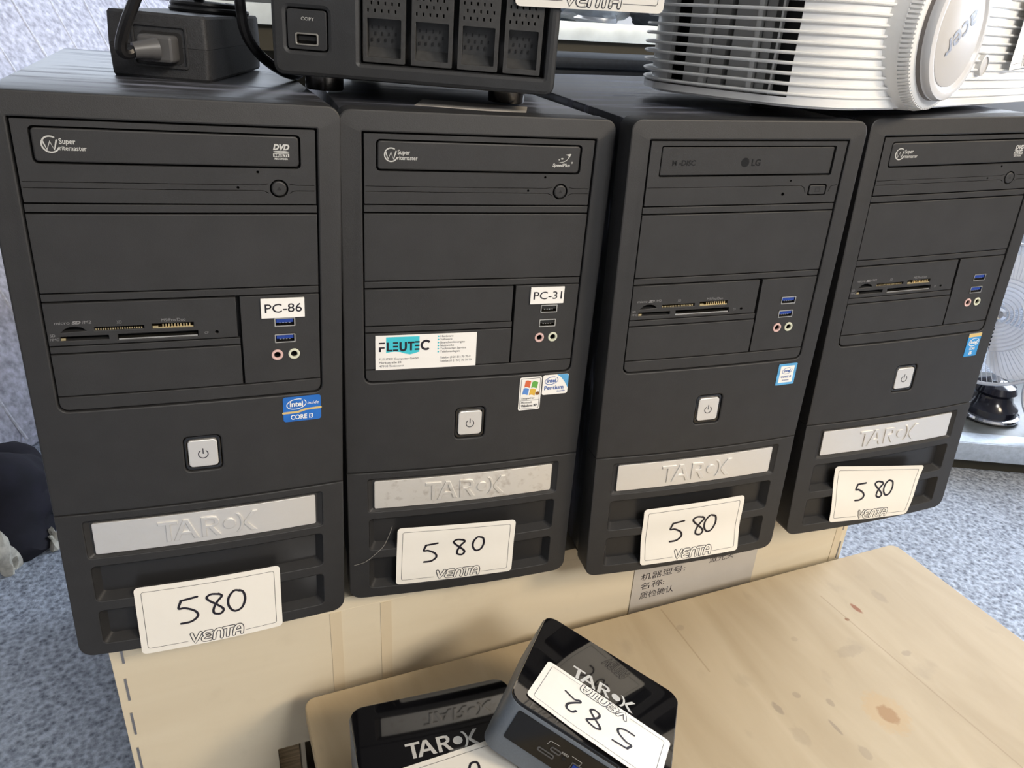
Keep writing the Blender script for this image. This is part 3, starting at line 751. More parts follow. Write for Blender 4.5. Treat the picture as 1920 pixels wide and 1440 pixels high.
# company label
cl = obj('company_label', front([rrect(-68.6, 1.8, 195.8, 221.0)], BAY + .1, BAY + .5, 0), 'white_label', T2, 'white label with turquoise logo and small black text')
def CL(g, layer): return flat(move(g, -68.6, 195.8, 0), BAY + .55 + .05 * layer)
obj('logo_shape', CL(fill([[(7.2, 12.4), (7.2, 24.0), (30.0, 24.0), (30.0, 12.6), (27, 11.6), (23.6, 10.8), (20, 11.6), (16.5, 12.9), (13, 13.3), (10, 13.0)]], 0), 0), 'sticker_cyan', cl)
def bars(x, ys, w=5.2, h=1.1): return join(*[fill([rrect(x, x + w, y, y + h)], 0) for y in ys])
lg = [bars(2.4, (19.2,), 4.0), fill([[(2.4, 13.4), (2.4, 16.9), (6.2, 16.9), (6.2, 15.8), (3.8, 15.8), (3.8, 13.4)]], 0),
      fill([[(7.6, 13.6), (7.6, 20.2), (9.0, 20.2), (9.0, 14.8), (11.4, 14.8), (11.4, 13.6)]], 0), bars(11.9, (13.7, 16.4, 19.1), 3.4, 1.2),
      ribbon(catmull([(17, 20.2), (17, 16), (17.6, 14.4), (18.8, 14.0), (20, 14.4), (20.6, 16), (20.6, 20.2)], 4), 1.5, caps=False),
      fill([[(21.8, 19.0), (21.8, 20.3), (26.6, 20.3), (26.6, 19.0), (24.9, 19.0), (24.9, 13.8), (23.5, 13.8), (23.5, 19.0)]], 0), bars(26.8, (13.9, 16.6, 19.3), 3.3, 1.2),
      ribbon([(34.6 + 3.1 * cos(RAD(a)), 17.3 + 3.1 * sin(RAD(a))) for a in range(40, 325, 15)], 1.6, caps=False)]
obj('logo_lettering', CL(join(*lg), 1), 'ink', cl)
lines = [(2.6, 7.2, 'FLEUTEC Computer GmbH', 27.2), (2.6, 4.6, 'Marktstraße 24', 15.0), (2.6, 2.0, '47918 Tönisvorst', 16.8),
         (44.6, 22.6, 'Hardware', 9.0), (44.6, 20.3, 'Software', 8.2), (44.6, 18.0, 'Branchenlösungen', 17.2), (44.6, 15.7, 'Netzwerke', 9.6), (44.6, 13.4, 'Technischer Service', 18.4), (44.6, 11.1, 'Telefonanlagen', 13.8),
         (44.6, 6.6, 'Telefon (0 21 51) 70 70-0', 21.8), (44.6, 4.0, 'Telefax (0 21 51) 70 70 70', 22.6)]
obj('small_print', CL(join(*[at(text(s, 1.55, w), a, b) for a, b, s, w in lines]), 1), 'grey_ink', cl)
obj('bullet_dots', CL(join(*[fill([circ(43.2, 23.3 - 2.3 * i, .6, 8)], 0) for i in range(6)]), 1), 'sticker_cyan', cl)
# price labels: corners in front coordinates (BL, BR, TR, TL) with a slight curl
def face_label(t, c, digits, curl):
    (bl, br, tr, tl) = c
    def fn(s, q, lay):
        a, b = s / 95.0, q / 55.0
        u = (bl[0] * (1 - a) + br[0] * a) * (1 - b) + (tl[0] * (1 - a) + tr[0] * a) * b
        v = (bl[1] * (1 - a) + br[1] * a) * (1 - b) + (tl[1] * (1 - a) + tr[1] * a) * b
        return tw(u, v, 0.5 + curl(a, b) + lay)
    return price_label(t, fn, digits)
face_label(T1, ((-51.5, -4.0), (43.2, -1.0), (43.2, 52.6), (-51.4, 52.4)), [('5', 25, 20, 21), ('8', 44, 23, 18), ('0', 58, 22, 19)], lambda a, b: 1.0 * (1 - b) ** 2 + .5 * sin(3 * a))
face_label(T2, ((-54.2, 10.6), (40.4, 10.4), (41.2, 60.6), (-53.0, 63.8)), [('5', 20, 20, 18), ('8', 44, 24, 16), ('0', 60, 26, 15)], lambda a, b: .5 + .3 * sin(9 * b) + 1.6 * a * a)
face_label(T3, ((-42.0, 6.4), (51.6, 6.0), (48.8, 63.6), (-44.4, 62.8)), [('5', 25, 19, 20), ('8', 46, 22, 19), ('0', 58, 23, 18)], lambda a, b: .9 * cos(7 * b) + .5)
face_label(T4, ((-46.2, 8.4), (43.6, 1.2), (47.6, 56.2), (-51.6, 69.0)), [('5', 24, 21, 17), ('8', 45, 23, 16), ('0', 56, 24, 16)], lambda a, b: 3.0 * a * a * b + .8 * sin(6 * b))

# lint caught on the second tower's grille
hair = catmull([(-86, 33, 1), (-78, 36, 2), (-70, 43, 2.5), (-64, 50, 3), (-60, 58, 2), (-57, 66, 1)], 5)
obj('dust_hair', tube([tw(*p) for p in hair], 0.12, 5), 'lint', T2, 'pale curled hair')

# ------------------------------------------------------------------ plywood crates
CA = frame_fn((-262, -8, 0), (0.99653, 0.08328, 0), (-0.08328, 0.99653, 0), (0, 0, 1))      # along front, into depth, up
CL_, CD_ = 706.0, 620.0
ca = thing('plywood_crate', 'large pale plywood crate carrying the row of desktop towers', 'crate', (0, 0, 0))
hole = rrect(107, 168, -238, -157.5, 1)
obj('front_panel', xf(move(fill([rrect(0, CL_, FZ, CRATE_TOP - 12, 1.0), hole], 12, .4), 0, 0, 0), lambda a, b, c: CA(a, 6 - c, b)), 'crate_plywood', ca)
obj('lid', xf(box(0, CL_, 0, CD_, CRATE_TOP - 12, CRATE_TOP), CA), 'crate_plywood', ca)
obj('back_panel', xf(box(0, CL_, CD_ - 12, CD_, FZ, CRATE_TOP - 12), CA), 'crate_plywood', ca)
for a in (0, CL_ - 12): obj('side_panel', xf(box(a, a + 12, 12, CD_ - 12, FZ, CRATE_TOP - 12), CA), 'crate_plywood', ca)
# inside the hand hole: lining boards
obj('lining_board', xf(box(108, 172, 12.2, 60, -161, -157.6), CA), 'plywood_edge', ca)
obj('lining_board', xf(box(108, 126, 30, 38, -300, -161.2), CA), 'plywood_edge', ca)
obj('lining_board', xf(box(126.4, 130, 12.4, 60, -300, -161.2), CA), 'crate_plywood', ca)
obj('lining_board', xf(box(131, 240, 75, 87, -440, -100), CA), 'crate_plywood', ca)
for (a, z0, z1) in ((8.1, -25, -10), (6.6, -62, -40), (5.6, -98, -75), (4.6, -136, -112.5), (4.2, -173, -150)):
    obj('staple', xf(box(a - .8, a + .8, -0.7, 1, z0, z1), CA), 'staple_steel', ca, 'grey steel staple')
for (a, z0, z1) in ((699, -60, -38), (701, -98, -76)):
    obj('staple', xf(box(a - .8, a + .8, -0.7, 1, z0, z1), CA), 'staple_steel', ca, 'grey steel staple')
for a in (157, 198, 447, 690): obj('packing_tape', xf(box(a, a + 9, -.45, .2, FZ + 40, -21), CA), 'packing_tape', ca)
pp = obj('paper_note', xf(box(441, 586, -.9, -.3, -130, -24), CA), 'wet_paper', ca, 'grey paper note with black writing taped to the crate')
def note(s, h, w, a, z): return xf(at(text(s, h, w), a, z), lambda p, q, c: CA(p, -1.0, q))
obj('lettering', join(note('机器型号:', 6.2, 50, 449, -63.5), note('名称:', 6.2, 27, 450, -74.8), note('质检确认', 6.4, 38, 451, -86.5)), 'ink', pp)
obj('lettering', note('激光头', 6.2, 29, 527, -61), 'ink', pp)

BP = RAD(5.4)
ZB = -80.0
CB = frame_fn((-131, -22, 0), (cos(BP), sin(BP), 0), (-sin(BP), cos(BP), 0), (0, 0, 1))
BW, BD = 632.0, 480.0
cb = thing('plywood_crate', 'lower plywood crate with stained knotty lid in front of the towers', 'crate', (-131, -22, FZ), (0, 0, BP))
RB = lambda x, y, z: (x, y, z - FZ)
# knots and marks of the lid in its own metres
inv = lambda X, Y: ((cos(BP) * (X + 131) + sin(BP) * (Y + 22)) * MM, (-sin(BP) * (X + 131) + cos(BP) * (Y + 22)) * MM)
kn = []
for (X, Y, rx, ry, c, k) in ((324, -152, 7, 9, (0.23, 0.10, 0.035), .95), (324, -150, 16, 20, (0.50, 0.34, 0.17), .5), (385, -39, 2.5, 7, (0.26, 0.09, 0.03), .9), (366, -50, 2, 2, KN, .9),
                             (204, -22, 4, 3, SM, .25), (238, -124, 3, 6, SM, .55), (262, -116, 3, 3, SM, .35), (285, -130, 2.5, 4, SM, .4), (273, -152, 1.5, 7, SM, .55), (240, -152, 6, 9, SM, .18),
                             (340, -85, 14, 6, SM, .22), (420, -30, 5, 9, SM, .25), (300, -60, 3, 3, SM, .2), (280, -178, 4, 6, SM, .3), (390, -100, 5, 3, SM, .35)):
    a = inv(X, Y); kn.append((a[0], a[1], rx * MM, ry * MM, c, k))
sa = inv(200, -22); sb = inv(360, -20)
plywood('lid_plywood_knots', (0.41, 0.32, 0.20), (0.50, 0.405, 0.27), (6, 1.2, 1), knots=kn, smudge=0.26, seams=((sa[0], .02, -0.085, -0.005), (sb[0], -.05, -0.30, -0.04)))
obj('lid', xf(move(fill([rrect(0, BW, -BD, 0, 9, 4)], 15, 1.2), 0, 0, ZB - 7.5), RB), 'lid_plywood_knots', cb)
for (a, b, c, d) in ((8, BW - 8, -20, -8), (8, BW - 8, -BD + 8, -BD + 20)): obj('side_panel', xf(box(a, b, c, d, FZ, ZB - 15), RB), 'crate_plywood', cb)
for (a, b) in ((8, 20), (BW - 20, BW - 8)): obj('side_panel', xf(box(a, b, -BD + 20, -20, FZ, ZB - 15), RB), 'crate_plywood', cb)

# ------------------------------------------------------------------ mini computers
def mini_pc(label, loc, rot, w, dep, h, ports, ty):
    t = thing('mini_computer', label, 'computer', loc, rot, 'small square computers on the lower crate')
    R = 10
    obj('body_shell', move(fill([rrect(-w / 2, w / 2, -dep / 2, dep / 2, R, 8)], h - 1.6, 1.2), 0, 0, (h - 1.6) / 2), 'slate_metal', t)
    obj('top_cover', join(move(fill([rrect(-w / 2 + .6, w / 2 - .6, -dep / 2 + .6, dep / 2 - .6, R, 8)], 3.0, .9), 0, 0, h - 1.5)), 'gloss_black', t, 'glossy black lid')
    k = 12.4 * w / 117
    lg = [[(x - k * TAROX_W / 2, y - k / 2 + ty) for x, y in lp] for lp in tarox(k)]
    obj('lid_lettering', move(fill(lg, 0), 0, 0, h + .08), 'pale_print', t, 'grey printed lettering')
    for sx in (-1, 1):
        for sy in (-1, 1): obj('rubber_foot', move(lathe([(7, 0), (7, 1.6)], 14), sx * (w / 2 - 16), sy * (dep / 2 - 16), -1.5), 'rubber', t)
    if ports:
        F_ = lambda x, y, z: (x, -dep / 2 - z, y)
        pn = obj('front_port_panel', xf(fill([rrect(-48, 48, 14.5, 38, 1.5)], 1.2, .2), F_), 'smoked_panel', t, 'dark glossy port panel')
        obj('socket', xf(move(fill([rrect(-26, -14, 20.5, 23.6, 1.2), rrect(-25.2, -14.8, 21.2, 22.9, .8)], .6), 0, 0, .8), F_), 'plug_grey', pn)
        obj('socket', xf(move(fill([rrect(-19, -11.5, 25.6, 29.0, 1.4), rrect(-18.2, -12.3, 26.4, 28.2, .8)], .6), 0, 0, .8), F_), 'plug_grey', pn)
        obj('indicator_light', xf(move(fill([circ(-8.6, 25.6, 1.3, 12)], .5), 0, 0, .8), F_), 'void_black', pn)
        obj('port_marking', xf(join(ribbon([(-22.0, 28.4), (-21.2, 31.8), (-14.6, 32.2)], .35), ribbon([(-4.8, 30.8), (2.4, 30.6), (2.0, 27.4)], .35), at(text('SSD', 1.7, 5), -11.6, 28.2)), lambda a, b, c: F_(a, b, .75)), 'pale_print', pn)
        us = obj('socket', xf(move(fill([rrect(-3, 10.5, 21.6, 27.4, .4), rrect(-2.3, 9.8, 22.3, 26.7, .3)], .8), 0, 0, .8), F_), 'plug_grey', pn)
        obj('usb_tongue', xf(move(fill([rrect(-1.6, 9.0, 23.8, 26.2)], .8), 0, 0, .9), F_), 'usb_blue', pn)
        obj('usb_tongue', xf(move(fill([rrect(22, 33, 23.8, 26.2)], .8), 0, 0, .9), F_), 'usb_blue', pn)
    return t
NL = mini_pc('glossy black mini computer lying flat on the lower crate', (-41.5, -137, ZB + 1.5), (0, 0, RAD(1.0)), 117, 112, 46.6, False, 10)
NR = mini_pc('glossy black mini computer propped at a slant on another one, ports in front', (52.0, -134.4, -46.8), (RAD(-13.8), RAD(19.9), RAD(-38.2)), 117, 112, 42.3, True, 8)
def quad_label(t, c, z, digits, curl=lambda a, b: 0):
    bl, br, tr, tl = c
    def fn(s, q, lay):
        a, b = s / 95.0, q / 55.0
        u = (bl[0] * (1 - a) + br[0] * a) * (1 - b) + (tl[0] * (1 - a) + tr[0] * a) * b
        v = (bl[1] * (1 - a) + br[1] * a) * (1 - b) + (tl[1] * (1 - a) + tr[1] * a) * b
        return (u, v, z + lay + curl(a, b))
    return price_label(t, fn, digits)
# flat one: label upright towards the front; slanted one: upside down
quad_label(NL, ((-46, -55.8), (48, -47), (47, 7 - 1), (-46.5, -3)), 47.0, [('5', 24, 20, 19), ('8', 43, 22, 18), ('2', 58, 24, 18)])
quad_label(NR, ((54.8, -3.2), (-43.3, 0.9), (-48.6, -45.5), (48.4, -57.5)), 42.9, [('5', 22, 19, 20), ('8', 44, 21, 18), ('2', 62, 22, 18)], lambda a, b: 5.0 * max(0, (1 - a) - .35) * b * b + 0.2)

# ------------------------------------------------------------------ network storage box standing across the first two towers
nas = thing('storage_box', 'black four-bay network storage box with a front USB socket on top of the towers', 'storage device', (-116.3, 62.1, 375.5), (0, RAD(1.29), RAD(-16.84)))
NW, ND, NH = 178.0, 215.0, 165.0
NF = lambda x, y, z: (x, -z, y)          # front drawing (x, up, out) -> box space
obj('housing', bbox(1, NW - 1, 14, ND, 1, NH, 4), 'nas_black', nas)
prof = [(0, 6.5), (1.2, 3.2), (3.6, 1.0), (7, 0)]      # rounded front edges
def nas_front():
    outer = rrect(0, NW, 0, NH, 6, 5)
    return move(fill([outer, rrect(54.6, 170.6, 10.4, 152, .6), rrect(9.6, 34.4, 15.2, 38.6, 2.0)], 14, 2.6), 0, 0, -7)
obj('front_frame', [(xf(nas_front(), NF), 'nas_black'), (xf(box(54, 171, 9, 153, -14, -13.2), NF), 'void_black')], None, nas)
up_ = obj('usb_panel', xf(move(fill([rrect(10.0, 34.0, 15.6, 38.2, 1.8), rrect(15.0, 28.6, 18.2, 24.9, 1.0)], 4, .3), 0, 0, -2.2), NF), 'nas_black', nas, 'small square panel around the socket')
obj('socket_frame', xf(move(fill([rrect(14.6, 29.0, 17.9, 25.2, 1.4), rrect(15.6, 28.0, 18.9, 24.2, .8)], 4, .2), 0, 0, -1.7), NF), 'connector_metal', up_)
obj('socket_tongue', xf(box(16.4, 27.2, 20.8, 23.2, -6, -2.2), NF), 'usb_black', up_)
obj('socket_back', xf(box(15, 28.6, 18.2, 24.9, -7, -6), NF), 'void_black', up_)
obj('lettering', xf(at(text('COPY', 1.9, 8.0), 18.6, 32.2), lambda a, b, c: NF(a, b, -.12)), 'pale_print', up_)
random.seed(3)
for (x0, x1) in ((56.4, 82.6), (86.4, 112.2), (115.6, 141.0), (144.4, 168.0)):
    w = x1 - x0
    holes = []
    for r in range(9):
        for c in range(5):
            sx = x0 + w * (c + .75 + .5 * (r % 2)) / 6.2; sz = 41.0 + r * 4.2
            holes.append(rrect(sx - .45, sx + .45, sz - .9, sz + .9))
    tr = obj('drive_tray', xf(move(fill([rrect(x0, x1, 11.4, 151, .8), rrect(x0 + 2.6, x1 - 2.6, 14.6, 36.6, .6)] + holes, 6, .2), 0, 0, -4.0), NF), 'nas_tray', nas)
    rec = [(x0 + 2.6, 36.6, -1.4), (x1 - 2.6, 36.6, -1.4), (x1 - 2.6, 36.6, -8), (x0 + 2.6, 36.6, -8), (x0 + 2.6, 20, -9.5), (x1 - 2.6, 20, -9.5), (x0 + 2.6, 14.6, -5.5), (x1 - 2.6, 14.6, -5.5)]
    obj('handle_recess', xf((rec, [(0, 1, 2, 3), (3, 2, 5, 4), (4, 5, 7, 6)]), NF), 'nas_tray', tr)
    sl = []
    for r in range(3):
        for c in range(4):
            sx = x0 + w * (c + 1.1 + .5 * (r % 2)) / 6.2; sz = 24.5 + r * 3.6
            sl.append(xf(box(sx - .45, sx + .45, sz - .9, sz + .9, -9.6, -8.2), NF))
    obj('perforation', join(*sl), 'void_black', tr, kind='stuff')
for (fx, fy, h) in ((21, 50, 11.6), (148, 60, 11.2), (24, 190, 11.6), (152, 190, 11.2)):
    obj('foot', move(lathe([(12.5, 0), (13, 1), (13, h + 1)], 28), fx, fy, -h), 'dark_chrome', nas) if fy < 100 else obj('foot', move(lathe([(12.5, 0), (13, 1), (13, h + 1)], 20), fx, fy, -h), 'rubber', nas)
price_label(nas, lambda s, t, l: (149.5 + .95 * s, -1.2 - l - .02 * s, 50.2 + .025 * s + t), [('5', 24, 20, 19), ('8', 43, 22, 18), ('0', 58, 22, 18)])

# peeled label on the second tower's lid
pl = obj('peeled_label', [((
    [(-29, 47, 359.6), (-6, 39.5, 359.6), (17, 30.6, 359.5), (40, 21.4, 359.3), (52, 56, 359.2), (29, 65, 359.3), (6, 74, 359.6), (-17, 82, 359.9),
     (-29, 47, 360.4), (-6, 39.5, 360.3), (17, 30.6, 360.2), (40, 21.4, 360.2), (52, 56, 360.0), (29, 65, 360.1), (6, 74, 360.4), (-17, 82, 360.7)],
    [(0, 7, 6, 1), (1, 6, 5, 2), (2, 5, 4, 3), (8, 9, 14, 15), (9, 10, 13, 14), (10, 11, 12, 13), (0, 1, 9, 8), (1, 2, 10, 9), (2, 3, 11, 10), (3, 4, 12, 11), (4, 5, 13, 12), (5, 6, 14, 13), (6, 7, 15, 14), (7, 0, 8, 15)]), 'wet_paper')], None)
tag(pl, 'worn pale paper label lying on the tower lid under the storage box foot', 'label')

# ------------------------------------------------------------------ power supply brick and cables
br = thing('power_adapter', 'black power brick with plugged-in mains lead on the tower beside the storage box', 'power adapter', (-216.8, 105.4, 368.0), (0, RAD(1.9), RAD(-13)))
def brick_half(z0, z1, i0, i1):
    a = rrect(i0, 62.6 - i0, i0, 148 - i0, 3, 4); b = rrect(i1, 62.6 - i1, i1, 148 - i1, 3, 4); n = len(a)
    V = [(x, y, z0) for x, y in a] + [(x, y, z1) for x, y in b]
    return V, [(i, (i + 1) % n, (i + 1) % n + n, i + n) for i in range(n)] + [tuple(range(n - 1, -1, -1)), tuple(range(n, 2 * n))]
obj('lower_shell', join(brick_half(0, 1.6, 1.6, .7), brick_half(1.6, 19.8, .7, .1)), 'brick_plastic', br)
obj('upper_shell', join(brick_half(20.0, 37.8, .1, .9), brick_half(37.8, 39.4, .9, 2.0)), 'brick_plastic', br)
obj('socket_surround', xf(move(fill([rrect(15.6, 50, 7, 33, 2), rrect(17.2, 48.4, 8.6, 31.4, 1.5)], 1.0, .3), 0, 0, .3), NF), 'brick_plastic', br)
obj('socket_well', xf(fill([rrect(20.5, 46.5, 9.8, 28.6, 3)], .6), NF), 'void_black', br)
pg = obj('mains_plug', [(xf(move(fill([rrect(23, 44.5, 11, 27, 2.5)], 14, 2), 0, 0, 6), NF), 'plug_grey')], None, br, 'grey moulded plug')
# strain relief turning to the left towards the camera
sr = [Vector(p) for p in ((34, -11, 19), (30, -14.5, 18.6), (26.5, -17.5, 18), (23, -20, 17.4))]
obj('strain_relief', join(tube([tuple(v) for v in sr], [7.2, 6.0, 5.2, 4.8], 12), *[tube([tuple(sr[0].lerp(sr[3], k) - (sr[3] - sr[0]).normalized() * .8), tuple(sr[0].lerp(sr[3], k) + (sr[3] - sr[0]).normalized() * .8)], 6.6 - 2.2 * k, 12) for k in (.3, .55, .8)]), 'plug_grey', pg)
cab = catmull([(24, -19, 17.5), (20.5, -23, 15.6), (18.5, -26, 17), (19, -27, 22), (24, -29, 33), (30, -30, 44), (37, -30, 58), (42, -22, 74), (36, 0, 84), (40, 30, 78), (41, 55, 62), (36, 80, 47)], 6)
obj('mains_lead', tube(cab, 3.5, 10), 'cable_black', br, 'thick black lead')
for i in range(5):
    cx, cy, rr = 31 + i * 1.2, 92 + i * 1.0, 15 + 3.1 * i
    ring = [(cx + rr * .95 * cos(2 * pi * k / 28) + .6 * i, cy + rr * .95 * sin(2 * pi * k / 28), 41.4 + (i % 2) * 3.4) for k in range(29)]
    obj('coiled_lead', tube(ring, 2.2, 8), 'cable_black', br)
tag(obj('cable', tube(catmull([(-60, 330, 392), (-105, 250, 430), (-131, 150, 442), (-133, 96, 424), (-133, 97, 409), (-132, 100, 399), (-129, 104, 391), (-123, 110, 383), (-115, 122, 376), (-105, 142, 369.5), (-97, 170, 367), (-92, 215, 366.8), (-86, 260, 367), (-78, 300, 368)], 6), 3.4, 10), 'cable_black'),
    'black cable arching down between the power brick and the storage box', 'cable')

# ------------------------------------------------------------------ projector
OUT = [(205, -9), (195, 7), (184, 26), (172, 50), (163, 72), (160, 90), (164, 110), (180, 140), (215, 172), (280, 205), (380, 248), (470, 280), (545, 290), (600, 268), (636, 222), (650, 170), (632, 132), (590, 106), (521, 74), (441, 38), (393, 18), (350, 0), (314, -13), (282, -23), (254, -29), (235, -27), (219, -20)]
OC = (400, 125)
pj_ = thing('projector', 'white rounded projector with ribbed front and capped lens resting on the towers', 'projector', (OC[0], OC[1], 371))
LP = catmull([(x - OC[0], y - OC[1]) for x, y in OUT], 12, True)
def inset(loop, fn):
    n = len(loop); out = []
    for i in range(n):
        a, b = loop[i - 1], loop[(i + 1) % n]; dx, dy = b[0] - a[0], b[1] - a[1]; l = math.hypot(dx, dy) or 1
        k = fn(i / n * len(OUT))                 # outline runs clockwise seen from above: inside is to the right
        out.append((loop[i][0] + dy / l * k, loop[i][1] - dx / l * k))
    return out
# ribs stand free where the vents are
def is_vent(i): return i < 9.0 or i > len(OUT) - 0.38
PH = 122.0
def zin(z): return 2.2 * ((z - 34) / 34.0) ** 2 if z < 34 else 1.2 * ((z - 34) / 60.0) ** 2
def shell_in(z): return lambda i: zin(z) + (7.5 if is_vent(i) else 2.0)
# body: lower rim, wall behind the ribs, lid
rim = join(extr(inset(LP, lambda i: 9), 0, 2), extr(inset(LP, lambda i: 2.4), 2, 6.5))
obj('bottom_rim', rim, 'projector_white', pj_)
nL = len(LP)
def ring_wall(z0, z1, fin, keep):
    a = inset(LP, fin); V = [(x, y, z0) for x, y in a] + [(x, y, z1) for x, y in a]
    return V, [(i, (i + 1) % nL, (i + 1) % nL + nL, i + nL) for i in range(nL) if keep(i / nL * len(OUT))]
vent_span = lambda i: i < 4.3 or i > len(OUT) - 0.42
obj('wall', [(ring_wall(5, PH - 4, lambda i: 8.0 if is_vent(i) else 2.6, lambda i: not vent_span(i)), 'projector_white')], None, pj_)
obj('inner_screen', [(ring_wall(5, PH - 4, lambda i: 26.0, lambda i: i < 7 or i > len(OUT) - 1.5), 'projector_dark')], None, pj_, 'dark interior behind the vents')
# upright slats behind the vent ribs
ri = inset(LP, lambda i: 12.0); ro = inset(LP, lambda i: 7.6)
rinn = inset(LP, lambda i: 24.0)
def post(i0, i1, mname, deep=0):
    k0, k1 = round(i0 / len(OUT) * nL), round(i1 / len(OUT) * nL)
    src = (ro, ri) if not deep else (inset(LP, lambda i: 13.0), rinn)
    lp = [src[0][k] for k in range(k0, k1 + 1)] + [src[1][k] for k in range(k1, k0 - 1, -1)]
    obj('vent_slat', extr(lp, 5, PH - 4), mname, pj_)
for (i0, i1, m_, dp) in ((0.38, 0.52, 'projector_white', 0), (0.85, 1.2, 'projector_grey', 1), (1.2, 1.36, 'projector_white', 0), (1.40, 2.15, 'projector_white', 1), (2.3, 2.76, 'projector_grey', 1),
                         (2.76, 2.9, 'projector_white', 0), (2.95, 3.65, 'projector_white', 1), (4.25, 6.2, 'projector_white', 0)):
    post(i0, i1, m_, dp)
# ribs that run around the body
for k in range(17):
    z = 8.6 + 6.35 * k
    lo = inset(LP, lambda i: zin(z) + 0.0); li = inset(LP, lambda i: 10.0)
    n = nL
    mid = inset(LP, lambda i: zin(z) + (.0 if is_vent(i) else -.1))
    h = 1.05
    e = inset(LP, lambda i: zin(z) + .9)
    V = [(x, y, z - h) for x, y in e] + [(x, y, z - .3) for x, y in lo] + [(x, y, z + .5) for x, y in lo] + [(x, y, z + h) for x, y in e] + [(x, y, z + h) for x, y in li] + [(x, y, z - h) for x, y in li]
    F = []
    for r in range(6):
        for i in range(n):
            a, b = r * n + i, r * n + (i + 1) % n; c, d = ((r + 1) % 6) * n + (i + 1) % n, ((r + 1) % 6) * n + i
            F.append((a, b, c, d))
    obj('rib', (V, F), 'projector_white', pj_)
obj('top_cover', join(extr(inset(LP, lambda i: 4.5), PH - 6, PH - 2), extr(inset(LP, lambda i: 9), PH - 2, PH)), 'projector_white', pj_)
for (fx, fy, h) in ((-150, -60, 7.6), (60, -20, 2.7), (20, 120, 4.2)):
    obj('foot', move(lathe([(11, 0), (11, h + 1.5)], 20), fx, fy, -h), 'rubber', pj_)
# lens: axis along the front normal
rv = Vector((0.912, 0.410, 0)); nv = Vector((0.410, -0.912, 0))
lc = Vector((313.6, -13, 0)) + rv * 7 - Vector((OC[0], OC[1], 0)); lc.z = 422.5 - 371
LM = Matrix(((rv.x, 0, nv.x, lc.x), (rv.y, 0, nv.y, lc.y), (rv.z, 1, nv.z, lc.z), (0, 0, 0, 1)))
LG = lambda g: mtx(g, LM)
obj('lens_mount', LG(lathe([(52, -24), (51.8, -4), (51.4, 0), (51.2, 2.4), (50.4, 2.6)], 56)), 'projector_white', pj_)
fr_ = []
for i in range(110):
    a0, a1 = 2 * pi * i / 110, 2 * pi * (i + .55) / 110
    fr_.append(([(50.0 * cos(a0), 50.0 * sin(a0), 2), (50.0 * cos(a1), 50.0 * sin(a1), 2), (51.4 * cos(a1), 51.4 * sin(a1), 2.5), (51.4 * cos(a0), 51.4 * sin(a0), 2.5),
                 (48.6 * cos(a0), 48.6 * sin(a0), 10), (48.6 * cos(a1), 48.6 * sin(a1), 10), (49.8 * cos(a1), 49.8 * sin(a1), 9.6), (49.8 * cos(a0), 49.8 * sin(a0), 9.6)],
                [(0, 1, 2, 3), (4, 7, 6, 5), (3, 2, 6, 7), (0, 3, 7, 4), (1, 5, 6, 2)]))
obj('focus_ring', [(LG(lathe([(50.4, 1), (50, 2.5), (48.7, 10), (47, 11), (46, 11)], 56)), 'projector_white'), (LG(join(*fr_)), 'projector_white')], None, pj_, 'white ring with fine grip ridges')
obj('lens_barrel', LG(lathe([(43.6, 6), (43.6, 13.5), (42, 14)], 48)), 'ring_grey', pj_, 'dark grey lens barrel')
lcp = obj('lens_cap', LG(lathe([(42.8, 12.5), (43.4, 13.5), (43.4, 17), (42.4, 19.2), (40, 20.2), (37.4, 19.8), (36, 18.2), (34.0, 17.6)], 56)), 'cap_clear', pj_, 'clear plastic lens cap')
obj('cap_disc', LG(lathe([(34.1, 16.6), (34.1, 18.4), (33.1, 19.0), (1, 19.2)], 48)), 'cap_face', lcp)
tx = text('acer', 14.0, 44, bold=.01); tx = move(tx, -22, -5, 0)
ca_, sa_ = cos(RAD(212)), sin(RAD(212))
obj('cap_lettering', LG(xf(tx, lambda a, b, c: (a * ca_ - b * sa_, a * sa_ + b * ca_, 19.5))), 'cap_text', lcp)
obj('cap_cord', LG(tube(catmull([(4, 41, 19), (3, 44, 26), (-2, 56, 28), (-8, 75, 20)], 5), 2.2, 8)), 'cable_black', lcp)
sn = Vector((313.6, -13, 0)) + rv * 104 - Vector((OC[0], OC[1], 0)); sn.z = 402 - 371
SM_ = Matrix(((rv.x, 0, nv.x, sn.x), (rv.y, 0, nv.y, sn.y), (0, 1, 0, sn.z), (0, 0, 0, 1)))
obj('sensor_window', [(mtx(lathe([(7.6, -4), (7.6, 6), (6.4, 6.4), (6.4, 5.4)], 24), SM_), 'projector_grey'), (mtx(lathe([(6.2, -2), (6.2, 5.6), (1, 5.8)], 24), SM_), 'cap_face')], None, pj_)
st0 = Vector((313.6, -13, 0)) + rv * 148 + nv * 7.5 - Vector((OC[0], OC[1], 0))
price_label(pj_, lambda s, t, l: tuple(st0 + rv * (s * .93) + nv * (l + .4 + .004 * (s - 40) ** 2 * .3) + Vector((0, 0, 27.5 + t + .06 * s))), [('5', 24, 20, 19), ('8', 43, 22, 18), ('2', 58, 22, 18)])

